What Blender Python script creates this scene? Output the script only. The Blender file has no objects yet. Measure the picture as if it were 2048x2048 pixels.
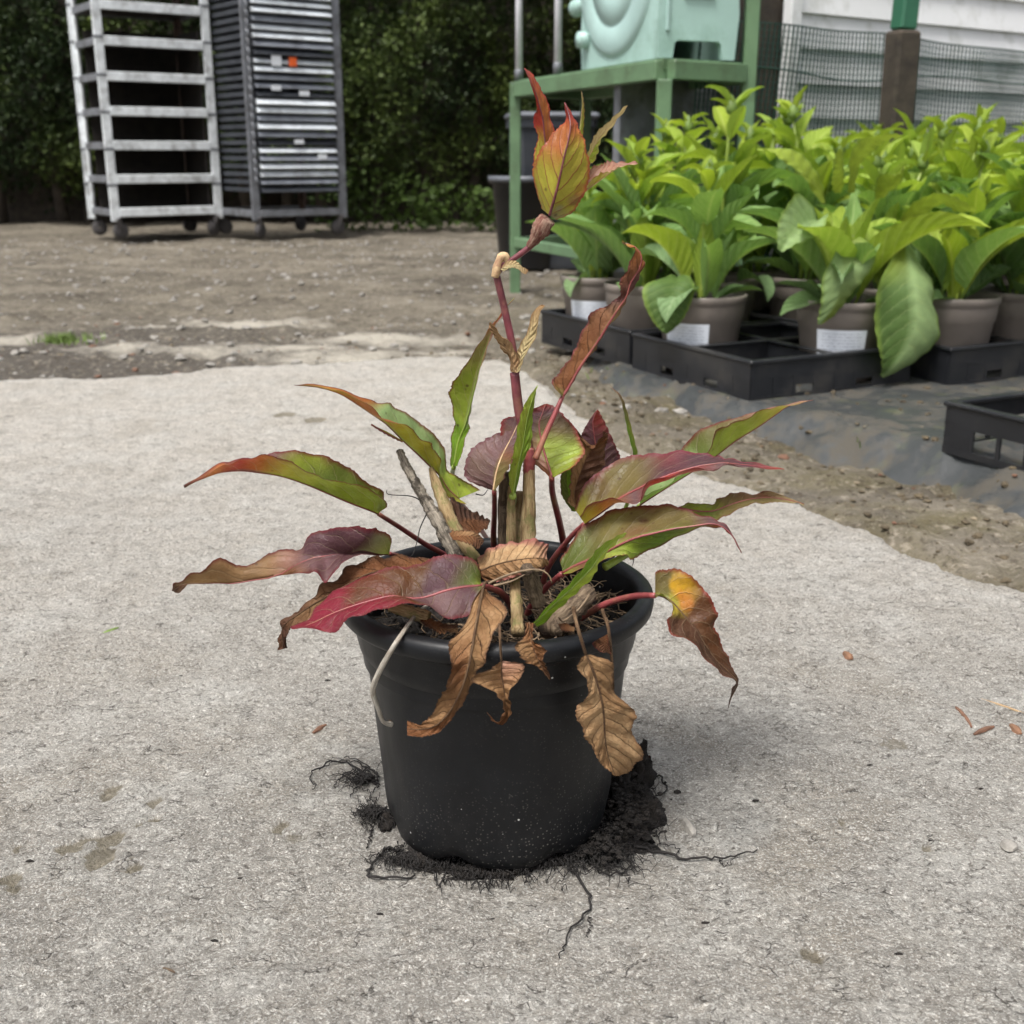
import bpy, math, random
import numpy as np
from mathutils import Vector, Matrix, noise as mnoise

random.seed(7)
rng = np.random.default_rng(11)
SC = bpy.context.scene
COL = SC.collection
R = math.radians

# ------------------------------------------------------------------ camera
PITCH = R(17.0); CAMH = 0.468; CX = 0.011; CY = -0.766
FPX = 2332.0                                   # focal length in pixels of the 2048 px photograph
cd = bpy.data.cameras.new('camera'); cam = bpy.data.objects.new('camera', cd); COL.objects.link(cam)
cam.location = (CX, CY, CAMH); cam.rotation_euler = (math.pi/2 - PITCH, 0, 0)
cd.sensor_width = 36; cd.lens = 36*FPX/2048; cd.clip_start = .01; cd.clip_end = 200
cd.dof.use_dof = True; cd.dof.focus_distance = .82; cd.dof.aperture_fstop = 13.0
SC.camera = cam
# ------------------------------------------------------------------ sky, sun, exposure
SUN_EL, SUN_ROT = R(64), R(216)                # bright overcast
w = bpy.data.worlds.new('World'); SC.world = w; w.use_nodes = True
nt = w.node_tree; nt.nodes.clear()
sky = nt.nodes.new('ShaderNodeTexSky'); sky.sky_type = 'NISHITA'; sky.sun_disc = False
sky.sun_elevation = SUN_EL; sky.sun_rotation = SUN_ROT; sky.air_density = 1.0; sky.dust_density = 6; sky.ozone_density = 1
hs = nt.nodes.new('ShaderNodeHueSaturation'); hs.inputs['Saturation'].default_value = .30
bg = nt.nodes.new('ShaderNodeBackground'); bg.inputs['Strength'].default_value = .085
wo = nt.nodes.new('ShaderNodeOutputWorld')
nt.links.new(sky.outputs[0], hs.inputs['Color']); nt.links.new(hs.outputs[0], bg.inputs['Color']); nt.links.new(bg.outputs[0], wo.inputs[0])
sl = bpy.data.lights.new('sun', 'SUN'); sl.energy = 1.5; sl.angle = R(16); sl.color = (1, .965, .92)
so = bpy.data.objects.new('sun', sl); COL.objects.link(so)
so.rotation_euler = (math.pi/2 - SUN_EL, 0, math.pi - SUN_ROT)
SC.view_settings.view_transform = 'Standard'; SC.view_settings.look = 'None'
SC.view_settings.exposure = 1.2; SC.view_settings.gamma = 1
SC.cycles.use_denoising = True
SC.cycles.use_adaptive_sampling = True; SC.cycles.adaptive_threshold = .02; SC.cycles.adaptive_min_samples = 16
SC.cycles.max_bounces = 4; SC.cycles.diffuse_bounces = 2; SC.cycles.glossy_bounces = 2; SC.cycles.transmission_bounces = 2; SC.cycles.transparent_max_bounces = 4

# ------------------------------------------------------------------ places in the photograph -> places in the yard
CP, SP = math.cos(PITCH), math.sin(PITCH)
def ray(px, py):
    a, b = (px-1024)/FPX, (py-1024)/FPX
    return Vector((a, CP - b*SP, -SP - b*CP))
def at(px, py, Y):                              # on the upright plane y = Y
    d = ray(px, py); t = (Y-CY)/d.y
    return Vector((CX, CY, CAMH)) + d*t
def atz(px, py, z):                             # on the level plane z
    d = ray(px, py); t = (z-CAMH)/d.z
    return Vector((CX, CY, CAMH)) + d*t
def W(x, D, z=0.): return Vector((x+CX, D+CY, z))

# ------------------------------------------------------------------ numpy noise
_perm = np.random.default_rng(3).random((256, 256))
def vn(x, y):
    xi = np.floor(x).astype(int); yi = np.floor(y).astype(int); fx = x-xi; fy = y-yi
    fx = fx*fx*(3-2*fx); fy = fy*fy*(3-2*fy)
    g = lambda i, j: _perm[i & 255, j & 255]
    return (g(xi, yi)*(1-fx)+g(xi+1, yi)*fx)*(1-fy) + (g(xi, yi+1)*(1-fx)+g(xi+1, yi+1)*fx)*fy - .5
def fbm(x, y, s, o=4, g=.5):
    r = 0; a = 1.
    for k in range(o):
        r = r + a*vn(x*s+17.3*k, y*s+5.7*k); s *= 2.03; a *= g
    return r

# ------------------------------------------------------------------ materials
def mat(name): 
    m = bpy.data.materials.new(name); m.use_nodes = True
    n = m.node_tree; n.nodes.clear()
    return m, N(n)
class N:
    def __init__(s, t): s.t = t
    def n(s, typ, **k):
        o = s.t.nodes.new('ShaderNode'+typ)
        for a, v in k.items():
            if a.startswith('i_'):
                s.set(o.inputs[int(a[2:]) if a[2:].isdigit() else a[2:].replace('_', ' ')], v)
            else: setattr(o, a, v)
        return o
    def set(s, i, v):
        if hasattr(v, 'is_output') or hasattr(v, 'links') and hasattr(v, 'node'): s.t.links.new(v, i)
        elif isinstance(v, (tuple, list)) and len(v) == 3 and i.type == 'RGBA': i.default_value = (*v, 1)
        else: i.default_value = v
    def m(s, op, a, b=0., c=0.):
        o = s.n('Math', operation=op); s.set(o.inputs[0], a); s.set(o.inputs[1], b); s.set(o.inputs[2], c); return o.outputs[0]
    def mix(s, f, a, b, blend='MIX'):
        o = s.n('Mix', data_type='RGBA', blend_type=blend); s.set(o.inputs[0], f); s.set(o.inputs[6], a); s.set(o.inputs[7], b); return o.outputs[2]
    def ramp(s, f, *st):
        o = s.n('ValToRGB'); e = o.color_ramp.elements
        while len(e) < len(st): e.new(.5)
        for q, (p, c) in zip(e, st):
            q.position = p; q.color = (c, c, c, 1) if isinstance(c, (int, float)) else (*c, 1)
        s.set(o.inputs[0], f); return o.outputs[0]
    def rng(s, f, a, b, c=0., d=1.):
        o = s.n('MapRange', clamp=True); s.set(o.inputs[0], f)
        for i, v in enumerate((a, b, c, d)): o.inputs[i+1].default_value = v
        return o.outputs[0]
    def noise(s, v, sc, det=4, rough=.55, dist=0.):
        o = s.n('TexNoise'); s.set(o.inputs['Vector'], v); o.inputs['Scale'].default_value = sc
        o.inputs['Detail'].default_value = det; o.inputs['Roughness'].default_value = rough; o.inputs['Distortion'].default_value = dist
        return o.outputs[0]
    def vor(s, v, sc, feat='F1', out=0):
        o = s.n('TexVoronoi', feature=feat); s.set(o.inputs['Vector'], v); o.inputs['Scale'].default_value = sc; return o.outputs[out]
    def bump(s, h, st=.5, d=.001, nrm=None):
        o = s.n('Bump'); o.inputs['Strength'].default_value = st; o.inputs['Distance'].default_value = d; s.set(o.inputs['Height'], h)
        if nrm is not None: s.set(o.inputs['Normal'], nrm)
        return o.outputs[0]
    def pos(s): return s.n('NewGeometry').outputs['Position']
    def obj(s): return s.n('TexCoord').outputs['Object']
    def map(s, v, sc):
        o = s.n('Mapping'); s.set(o.inputs[0], v); o.inputs['Scale'].default_value = sc; return o.outputs[0]
    def bsdf(s, col, rough=.6, nrm=None, metal=0., spec=.5, trans=None, tcol=None):
        p = s.n('BsdfPrincipled'); s.set(p.inputs['Base Color'], col); s.set(p.inputs['Roughness'], rough)
        p.inputs['Metallic'].default_value = metal; p.inputs['Specular IOR Level'].default_value = spec
        if nrm is not None: s.set(p.inputs['Normal'], nrm)
        out = s.n('OutputMaterial'); sh = p.outputs[0]
        if trans:
            t = s.n('BsdfTranslucent'); s.set(t.inputs[0], tcol if tcol is not None else col)
            mx = s.n('MixShader'); s.set(mx.inputs[0], trans); s.t.links.new(sh, mx.inputs[1]); s.t.links.new(t.outputs[0], mx.inputs[2]); sh = mx.outputs[0]
        s.t.links.new(sh, out.inputs[0])
MT = {}
def simple(name, col, rough=.6, nscale=30., var=.25, bump=.2, bd=.001, metal=0., spec=.5, dirt=None, dscale=9., damt=.5):
    m, g = mat(name); P = g.obj()
    a = g.noise(P, nscale, 5, .6)
    c = g.mix(g.rng(a, .3, .7), tuple(x*(1-var) for x in col), tuple(min(1, x*(1+var)) for x in col))
    if dirt:
        c = g.mix(g.m('MULTIPLY', g.rng(g.noise(P, dscale, 6, .7), .5, .68), damt), c, dirt)
    g.bsdf(c, g.rng(a, .2, .8, max(.05, rough-.1), min(1, rough+.1)), g.bump(g.noise(P, nscale*6, 3), bump, bd), metal, spec)
    MT[name] = m; return m

simple('galvanised', (.74, .78, .80), .5, 14, .22, .15, .001, .1, dirt=(.16, .15, .14), dscale=11, damt=.7)
simple('galvanised_dull', (.20, .21, .23), .5, 14, .3, .15, .001, .35, dirt=(.07, .065, .06), dscale=11, damt=.7)
simple('tray_pale', (.78, .83, .88), .4, 12, .15, .1, .001, .05, dirt=(.2, .2, .2), dscale=8)
simple('tray_mid', (.26, .28, .32), .45, 12, .25, .1, .001, .05, dirt=(.06, .06, .07), dscale=8)
simple('tray_dark', (.045, .05, .06), .5, 12, .3, .1, .001, .1)
simple('rusty_steel', (.10, .065, .05), .8, 25, .35, .3)
simple('caster_grey', (.06, .055, .055), .75, 30, .3, .3)
simple('plywood', (.035, .03, .026), .85, 20, .4, .2)
simple('sticker_white', (.72, .76, .8), .5, 30, .08, .0)
simple('sticker_orange', (.75, .12, .02), .5, 30, .08, .0)
simple('green_paint', (.115, .20, .105), .5, 10, .18, .12, .001, dirt=(.07, .10, .05), dscale=12, damt=.6)
simple('green_paint_dark', (.03, .13, .075), .5, 10, .2, .12)
simple('mint_plastic', (.36, .53, .485), .42, 6, .09, .05, dirt=(.20, .33, .27), dscale=5, damt=.6)
simple('mint_dull', (.34, .49, .46), .42, 6, .1, .05)  # slightly greyer mint for drum face, ribs and brace
simple('hose_grey', (.22, .20, .19), .6, 30, .2, .1)
simple('pole_white', (.62, .62, .66), .5, 20, .12, .1)
simple('bin_grey', (.035, .04, .05), .45, 6, .2, .05, dirt=(.12, .12, .12), dscale=4, damt=.25)
simple('bin_lid', (.12, .13, .15), .4, 6, .2, .05)
simple('bin_black', (.012, .013, .016), .45, 6, .2, .05)
simple('bark_brown', (.05, .04, .03), .9, 18, .5, .8, .004)
simple('white_board', (.84, .85, .86), .5, 5, .05, .06, .001, dirt=(.42, .43, .38), dscale=7, damt=.6)
simple('net_green', (.022, .065, .050), .6, 30, .2, 0)
simple('taupe_plastic', (.215, .185, .162), .5, 8, .12, .04, dirt=(.06, .05, .04), dscale=10, damt=.3)
simple('tray_plastic', (.013, .014, .017), .42, 9, .3, .1, .001, dirt=(.05, .045, .038), dscale=9, damt=.5)
simple('peat', (.012, .009, .007), .95, 60, .5, 1., .004)
simple('stone_grey', (.26, .245, .22), .85, 60, .35, .5, .002)
simple('stone_pink', (.20, .105, .06), .85, 60, .3, .5, .002)
simple('chip_brown', (.15, .075, .045), .8, 120, .4, .6, .001)
simple('straw', (.36, .25, .14), .7, 90, .3, .4, .0006)
simple('papery', (.52, .36, .20), .7, 220, .35, .6, .0006, dirt=(.30, .12, .08), dscale=90, damt=.8)
#simple('sheath_brown', (.30, .16, .12), .6, 240, .5, .6, .0006, dirt=(.45, .34, .26), dscale=140, damt=.8)
simple('stem_red', (.15, .035, .045), .4, 60, .4, .3, .0004, dirt=(.28, .14, .09), dscale=70, damt=.55)
simple('petiole_pink', (.22, .048, .05), .38, 50, .35, .2, .0004, dirt=(.32, .19, .09), dscale=45, damt=.5)
simple('petiole_green', (.24, .32, .06), .4, 50, .2, .2, .0004)
#simple('old_stick', (.27, .235, .19), .85, 70, .45, .8, .0012, dirt=(.035, .028, .022), dscale=75, damt=.95)
#simple('stub_brown', (.14, .10, .065), .9, 90, .5, .8, .001, dirt=(.05, .035, .025), dscale=80, damt=.8)
#simple('dry_stalk', (.55, .50, .42), .7, 110, .35, .5, .0006, dirt=(.16, .12, .09), dscale=60, damt=.8)
simple('root_black', (.013, .011, .010), .85, 200, .4, .4, .0005)
simple('root_tan', (.20, .14, .085), .8, 200, .4, .4, .0005)
simple('sprig_green', (.13, .20, .04), .6, 40, .3, .1)

def fibre(name, dark, mid, pale, patch, rough=.8, bs=.9):
    """dry stalk: streaks run along the length (UV: x round, y along in metres)"""
    m, g = mat(name); uv = g.n('UVMap', uv_map='UVMap').outputs[0]; P = g.obj()
    st = g.noise(g.map(uv, (14, 60, 1)), 1, 5, .65, .5); st2 = g.noise(g.map(uv, (45, 130, 1)), 1, 3, .6)
    c = g.ramp(g.m('ADD', g.m('MULTIPLY', st, .7), g.m('MULTIPLY', st2, .3)), (.36, dark), (.48, mid), (.62, pale))
    c = g.mix(g.m('MULTIPLY', g.rng(g.noise(P, 95, 5, .7), .50, .60), .85), c, patch)
    g.bsdf(c, rough, g.bump(g.m('ADD', st, st2), bs, .0016), 0, .25); MT[name] = m
fibre('stem_straw', (.11, .065, .033), (.32, .22, .11), (.46, .35, .19), (.20, .19, .07))
fibre('old_stick', (.035, .028, .022), (.22, .19, .15), (.42, .37, .30), (.03, .024, .019))
fibre('stub_brown', (.035, .025, .018), (.12, .085, .055), (.22, .165, .11), (.06, .04, .028))
fibre('dry_stalk', (.22, .18, .14), (.52, .48, .41), (.70, .66, .58), (.42, .36, .29))
fibre('dead_rib', (.09, .05, .028), (.17, .10, .055), (.28, .18, .10), (.13, .07, .04))
fibre('sheath_brown', (.10, .035, .028), (.24, .115, .085), (.42, .30, .22), (.16, .05, .04))

def leaf_vc(name, rough=.45, trans=.22, vein=(.5, .42, .3), vstr=.35, retic=.25, spec=.4, bstr=.5, nv=9., slope=.22, mo=.5, vw=.055):
    """vertex colour carries the leaf's own colours, veins come from its UV"""
    m, g = mat(name)
    vc = g.n('Attribute', attribute_name='Col').outputs['Color']
    uv = g.n('UVMap', uv_map='UVMap').outputs[0]
    sep = g.n('SeparateXYZ'); g.set(sep.inputs[0], uv); u, v = sep.outputs[0], sep.outputs[1]
    P = g.obj()
    av = g.m('ABSOLUTE', g.m('MULTIPLY_ADD', v, 2., -1.))
    wob = g.m('MULTIPLY', g.m('SUBTRACT', g.noise(P, 60, 2), .5), .06)
    s = g.m('ADD', g.m('SUBTRACT', u, g.m('MULTIPLY', g.m('POWER', av, 1.35), slope)), wob)
    s2 = g.m('ADD', g.m('MULTIPLY', s, nv), g.m('MULTIPLY', g.m('GREATER_THAN', v, .5), .45))
    d = g.m('ABSOLUTE', g.m('SUBTRACT', g.m('FRACT', s2), .5))
    vm = g.m('MULTIPLY', g.rng(d, .0, vw, 1., 0.), g.rng(av, .9, 1., 1., 0.))
    fine = g.rng(g.vor(P, 260, 'DISTANCE_TO_EDGE'), 0., .09, 1., 0.)
    mott = g.noise(P, 110, 5, .65)
    c = g.mix(g.m('MULTIPLY', g.rng(mott, .35, .7), mo), vc, g.mix(1., vc, (.62, .5, .42), 'MULTIPLY'))
    sv = g.n('TexVoronoi'); g.set(sv.inputs['Vector'], P); sv.inputs['Scale'].default_value = 150
    sr = g.n('SeparateColor'); g.set(sr.inputs[0], sv.outputs['Color'])
    c = g.mix(g.m('MULTIPLY', g.m('MULTIPLY', g.rng(sv.outputs['Distance'], .10, .24, 1., 0.), g.m('GREATER_THAN', sr.outputs[0], .80)), .65), c, (.07, .03, .018))
    c = g.mix(g.m('MULTIPLY', fine, retic), c, g.mix(.5, c, vein))
    c = g.mix(g.m('MULTIPLY', vm, vstr), c, vein)
    h = g.m('ADD', g.m('MULTIPLY', vm, -1.), g.m('ADD', g.m('MULTIPLY', g.rng(d, 0., .5), .8), g.m('MULTIPLY', fine, -.25)))
    h = g.m('ADD', h, g.m('MULTIPLY', mott, .5))
    g.bsdf(c, g.rng(mott, .3, .7, rough-.08, rough+.12), g.bump(h, bstr, .0012), 0, spec, trans, g.mix(1., c, (1., 1., .75), 'MULTIPLY'))
    MT[name] = m
leaf_vc('leaf_live', .45, .34, (.42, .32, .20), .26, .12, .35)
leaf_vc('leaf_dead', .70, .10, (.12, .06, .03), .45, .35, .25, .85, 10., .16, .75)
leaf_vc('leaf_nursery', .55, .30, (.36, .44, .16), .4, .05, .35, .5, 10., .2, .15)
leaf_vc('leaf_top', .45, .30, (.25, .05, .025), .9, .10, .4, .4, 7., .30, .35, .075)

def leaf_green(name, c1, c2, vein, trans=.3):
    m, g = mat(name)
    uv = g.n('UVMap', uv_map='UVMap').outputs[0]
    sep = g.n('SeparateXYZ'); g.set(sep.inputs[0], uv); u, v = sep.outputs[0], sep.outputs[1]
    P = g.obj(); oi = g.n('ObjectInfo')
    av = g.m('ABSOLUTE', g.m('MULTIPLY_ADD', v, 2., -1.))
    s = g.m('MULTIPLY', g.m('SUBTRACT', u, g.m('MULTIPLY', av, .2)), 11.)
    d = g.m('ABSOLUTE', g.m('SUBTRACT', g.m('FRACT', s), .5))
    vm = g.rng(d, 0., .10, 1., 0.); mid = g.rng(av, 0., .12, 1., 0.)
    pk = g.noise(P, 28, 4, .6)
    c = g.mix(oi.outputs['Random'], c1, c2)
    c = g.mix(g.m('MULTIPLY', g.rng(pk, .3, .7), .45), c, g.mix(1., c, (.6, .7, .5), 'MULTIPLY'))
    c = g.mix(g.m('MULTIPLY', vm, .35), c, vein); c = g.mix(g.m('MULTIPLY', mid, .6), c, vein)
    h = g.m('ADD', g.m('MULTIPLY', g.rng(d, 0., .5), 1.), g.m('MULTIPLY', pk, 1.2))
    g.bsdf(c, .72, g.bump(h, .6, .004), 0, .2, trans, g.mix(1., c, (.95, 1.0, .5), 'MULTIPLY'))
    MT[name] = m
leaf_green('leaf_young', (.43, .53, .065), (.35, .49, .095), (.56, .62, .20), .40)
leaf_green('leaf_mid', (.27, .42, .12), (.22, .36, .13), (.42, .52, .22), .34)
leaf_green('leaf_old', (.15, .25, .085), (.22, .33, .16), (.34, .44, .24), .28)
leaf_green('leaf_under', (.30, .40, .15), (.26, .36, .13), (.40, .48, .24), .2)

def hedge_mat():
    m, g = mat('hedge_leaf')
    vc = g.n('Attribute', attribute_name='Col').outputs['Color']
    g.bsdf(vc, .6, None, 0, .25, .2); MT['hedge_leaf'] = m
hedge_mat()

def pot_mat():
    m, g = mat('pot_black'); P = g.obj()
    sep = g.n('SeparateXYZ'); g.set(sep.inputs[0], P)
    streak = g.noise(g.map(P, (60, 60, 8)), 1, 4, .6)
    c = g.mix(g.rng(g.noise(P, 22, 5, .65), .45, .75), (.0035, .0040, .0052), (.0070, .0080, .0100))
    low = g.rng(sep.outputs[2], .0, .075, 1., .12)
    side = g.rng(sep.outputs[0], -.06, .06, .35, 1.)
    clus = g.rng(g.noise(P, 26, 5, .7), .36, .60)
    sp = g.vor(P, 420); spr = g.n('TexVoronoi'); spr.inputs['Scale'].default_value = 420; g.set(spr.inputs['Vector'], P)
    rnd = g.n('SeparateColor'); g.set(rnd.inputs[0], spr.outputs['Color'])
    dots = g.m('MULTIPLY', g.rng(spr.outputs['Distance'], .16, .30, 1., 0.), g.m('GREATER_THAN', rnd.outputs[0], .30))
    dust = g.m('MULTIPLY', g.m('MULTIPLY', dots, clus), g.m('MULTIPLY', low, side))
    film = g.m('MULTIPLY', g.m('MULTIPLY', g.rng(g.noise(P, 60, 6, .75), .5, .75), low), .06)
    sp2 = g.n('TexVoronoi'); sp2.inputs['Scale'].default_value = 120; g.set(sp2.inputs['Vector'], P)
    r2 = g.n('SeparateColor'); g.set(r2.inputs[0], sp2.outputs['Color'])
    d2 = g.m('MULTIPLY', g.rng(sp2.outputs['Distance'], .06, .10, 1., 0.), g.m('GREATER_THAN', r2.outputs[1], .93))
    c = g.mix(film, c, (.22, .21, .20)); c = g.mix(g.m('MULTIPLY', dust, .75), c, (.34, .32, .29)); c = g.mix(d2, c, (.6, .6, .58))
    rough = g.m('ADD', g.rng(streak, .3, .7, .36, .50), g.m('MULTIPLY', low, .12))
    g.bsdf(c, rough, g.bump(g.noise(P, 500, 3), .12, .0004), 0, .36); MT['pot_black'] = m
pot_mat()

def concrete_mat():
    m, g = mat('concrete'); P = g.pos()
    big = g.noise(P, 1.7, 5, .6); med = g.noise(P, 9, 5, .6); sm = g.noise(P, 45, 5, .65, .4)
    sep = g.n('SeparateXYZ'); g.set(sep.inputs[0], P)
    shade_fade = g.rng(g.m('ADD', sep.outputs[1], g.m('MULTIPLY', g.m('SUBTRACT', big, .5), 1.6)), -.25, 1.0)   # shade painted in: greyer near the camera, paler further off
    c = g.mix(shade_fade, (.365, .342, .306), (.61, .565, .50))
    c = g.mix(g.m('MULTIPLY', g.rng(med, .46, .66), .60), c, (.62, .60, .555))
    c = g.mix(g.m('MULTIPLY', g.rng(g.noise(P, 6.5, 6, .68), .50, .66), .50), c, (.36, .315, .25))
    c = g.mix(g.m('MULTIPLY', g.rng(sm, .47, .68), .50), c, (.30, .28, .25))
    c = g.mix(g.m('MULTIPLY', g.rng(g.noise(P, 19, 6, .75, .6), .55, .64), .60), c, (.34, .31, .265))
    c = g.mix(g.m('MULTIPLY', g.rng(g.noise(P, 17, 5, .7, .3), .54, .66), .40), c, (.70, .68, .63))
    gr = g.noise(P, 560, 2, .6); g2 = g.noise(P, 230, 4, .7, .6)
    c = g.mix(g.m('MULTIPLY', g.rng(gr, .53, .62), .80), c, (.80, .78, .73))
    c = g.mix(g.m('MULTIPLY', g.rng(g2, .46, .36), .80), c, (.17, .155, .135))
    # flaky crust: a few short broken cracks, dirt and crevice shade both put into the colour
    nz = g.n('TexNoise'); g.set(nz.inputs['Vector'], P); nz.inputs['Scale'].default_value = 70; nz.inputs['Detail'].default_value = 4
    va = g.n('VectorMath', operation='MULTIPLY_ADD'); g.set(va.inputs[0], nz.outputs['Color']); va.inputs[1].default_value = (.022, .022, 0); g.set(va.inputs[2], g.map(P, (.7, 1.4, 1)))
    crack = g.m('MULTIPLY', g.rng(g.vor(va.outputs[0], 75, 'DISTANCE_TO_EDGE'), 0., .034, 1., 0.), g.rng(g.noise(P, 38, 2, .6), .555, .62))
    fl = g.noise(P, 110, 6, .74, 1.2)
    c = g.mix(g.m('MULTIPLY', g.rng(fl, .35, .44, 1., 0.), .55), c, (.19, .17, .145))
    c = g.mix(g.m('MULTIPLY', crack, .85), c, (.06, .05, .042))
    att = g.n('Attribute', attribute_name='Pit').outputs['Fac']
    c = g.mix(g.m('MULTIPLY', g.rng(g.m('ADD', att, g.m('MULTIPLY', g.m('SUBTRACT', sm, .5), .8)), .3, .6), .75), c, (.215, .185, .125))
    h = g.m('ADD', g.m('MULTIPLY', fl, 1.6), g.m('ADD', g.m('MULTIPLY', g2, .8), g.m('MULTIPLY', sm, 1.0)))
    h = g.m('SUBTRACT', h, g.m('MULTIPLY', crack, .4))
    g.bsdf(c, .85, g.bump(h, 1., .0065), 0, .25); MT['concrete'] = m
concrete_mat()

def dirt_mat():
    m, g = mat('dirt'); P = g.pos()
    big = g.noise(P, .9, 5, .6); med = g.noise(g.map(P, (.6, 1.2, 1)), 4, 6, .65)
    c = g.ramp(med, (.32, (.080, .068, .054)), (.5, (.145, .127, .100)), (.66, (.215, .190, .150)))
    c = g.mix(g.rng(big, .42, .62), c, g.mix(1., c, (.80, .80, .80), 'MULTIPLY'))
    sep = g.n('SeparateXYZ'); g.set(sep.inputs[0], P)
    gr = g.m('MULTIPLY', g.rng(g.m('ADD', g.m('ABSOLUTE', g.m('SUBTRACT', sep.outputs[1], 1.75)), g.m('MULTIPLY', med, .9)), .62, .9, 1., 0.), g.rng(sep.outputs[0], -.25, .35, 0., .85))
    moss = g.m('MULTIPLY', g.rng(g.noise(P, 7, 5, .65), .42, .62), g.m('MAXIMUM', gr, g.rng(sep.outputs[0], -.2, .5, .12, .8)))
    c = g.mix(g.m('MULTIPLY', moss, .70), c, (.095, .080, .030))
    band = g.m('MULTIPLY', g.rng(g.m('ADD', sep.outputs[1], g.m('MULTIPLY', g.m('SUBTRACT', med, .5), 1.2)), 2.4, 3.0, 1., 0.), g.rng(sep.outputs[0], -.6, .1, 1., 0.))
    c = g.mix(g.m('MULTIPLY', band, .85), c, (.070, .062, .054))
    grit = g.n('TexVoronoi'); g.set(grit.inputs['Vector'], P); grit.inputs['Scale'].default_value = 60
    gc = g.n('SeparateColor'); g.set(gc.inputs[0], grit.outputs['Color'])
    c = g.mix(g.m('MULTIPLY', g.rng(g.noise(P, 120, 5, .75), .56, .66), .45), c, (.34, .31, .26))
    c = g.mix(g.m('MULTIPLY', g.rng(g.noise(P, 34, 6, .75), .47, .36), .8), c, (.055, .043, .03))
    c = g.mix(g.m('MULTIPLY', g.rng(g.noise(P, 42, 5, .75), .55, .64), .6), c, (.33, .29, .23))
    att = g.n('Attribute', attribute_name='Pit').outputs['Fac']
    c = g.mix(g.m('MULTIPLY', g.rng(g.m('ADD', att, g.m('MULTIPLY', g.m('SUBTRACT', g.noise(P, 9, 6, .72), .5), 2.2)), .35, 1.1), .8), c, (.42, .39, .33))
    h = g.m('ADD', g.noise(P, 60, 5, .7), g.m('MULTIPLY', g.noise(P, 22, 5, .7), 1.5))
    g.bsdf(c, .92, g.bump(h, .8, .012), 0, .2); MT['dirt'] = m
dirt_mat()

def fabric_mat():
    m, g = mat('ground_fabric'); P = g.pos()
    weave = g.n('TexWave', wave_type='BANDS', bands_direction='DIAGONAL'); g.set(weave.inputs['Vector'], P); weave.inputs['Scale'].default_value = 180
    c = g.mix(g.rng(weave.outputs[1], .3, .7), (.030, .033, .034), (.056, .060, .061))
    dm = g.rng(g.m('ADD', g.noise(P, 6, 6, .7), g.m('MULTIPLY', g.noise(P, 40, 4), .5)), .70, .86)
    c = g.mix(g.m('MULTIPLY', dm, .7), c, (.085, .074, .056))
    c = g.mix(g.m('MULTIPLY', g.rng(g.noise(P, 14, 4), .58, .68), .35), c, (.12, .13, .06))
    g.bsdf(c, g.rng(dm, 0., 1., .42, .9), g.bump(g.noise(P, 18, 5, .6), .5, .008), 0, .4); MT['ground_fabric'] = m
fabric_mat()

def label_mat():
    m, g = mat('printed_label')
    uv = g.n('UVMap', uv_map='UVMap').outputs[0]
    sep = g.n('SeparateXYZ'); g.set(sep.inputs[0], uv); u, v = sep.outputs[0], sep.outputs[1]
    line = g.m('GREATER_THAN', g.m('FRACT', g.m('MULTIPLY', v, 11.)), .55)
    ink = g.m('MULTIPLY', g.m('MULTIPLY', line, g.rng(g.noise(g.map(uv, (38, 11, 1)), 1, 2), .44, .5)), g.m('MULTIPLY', g.m('GREATER_THAN', v, .32), g.m('LESS_THAN', v, .9)))
    ink = g.m('MULTIPLY', ink, g.m('MULTIPLY', g.m('GREATER_THAN', u, .1), g.m('LESS_THAN', u, .9)))
    c = g.mix(g.m('MULTIPLY', ink, .55), (.74, .78, .85), (.25, .28, .34))
    def box(a, b, col, c):
        k = g.m('MULTIPLY', g.m('MULTIPLY', g.m('GREATER_THAN', u, a), g.m('LESS_THAN', u, b)), g.m('MULTIPLY', g.m('GREATER_THAN', v, .06), g.m('LESS_THAN', v, .27)))
        return g.mix(k, c, col)
    c = box(.20, .32, (.45, .27, .03), c); c = box(.38, .52, (.25, .28, .33), c); c = box(.58, .74, (.45, .17, .02), c)
    g.bsdf(c, .35, None, 0, .4); MT['printed_label'] = m
label_mat()

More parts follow.
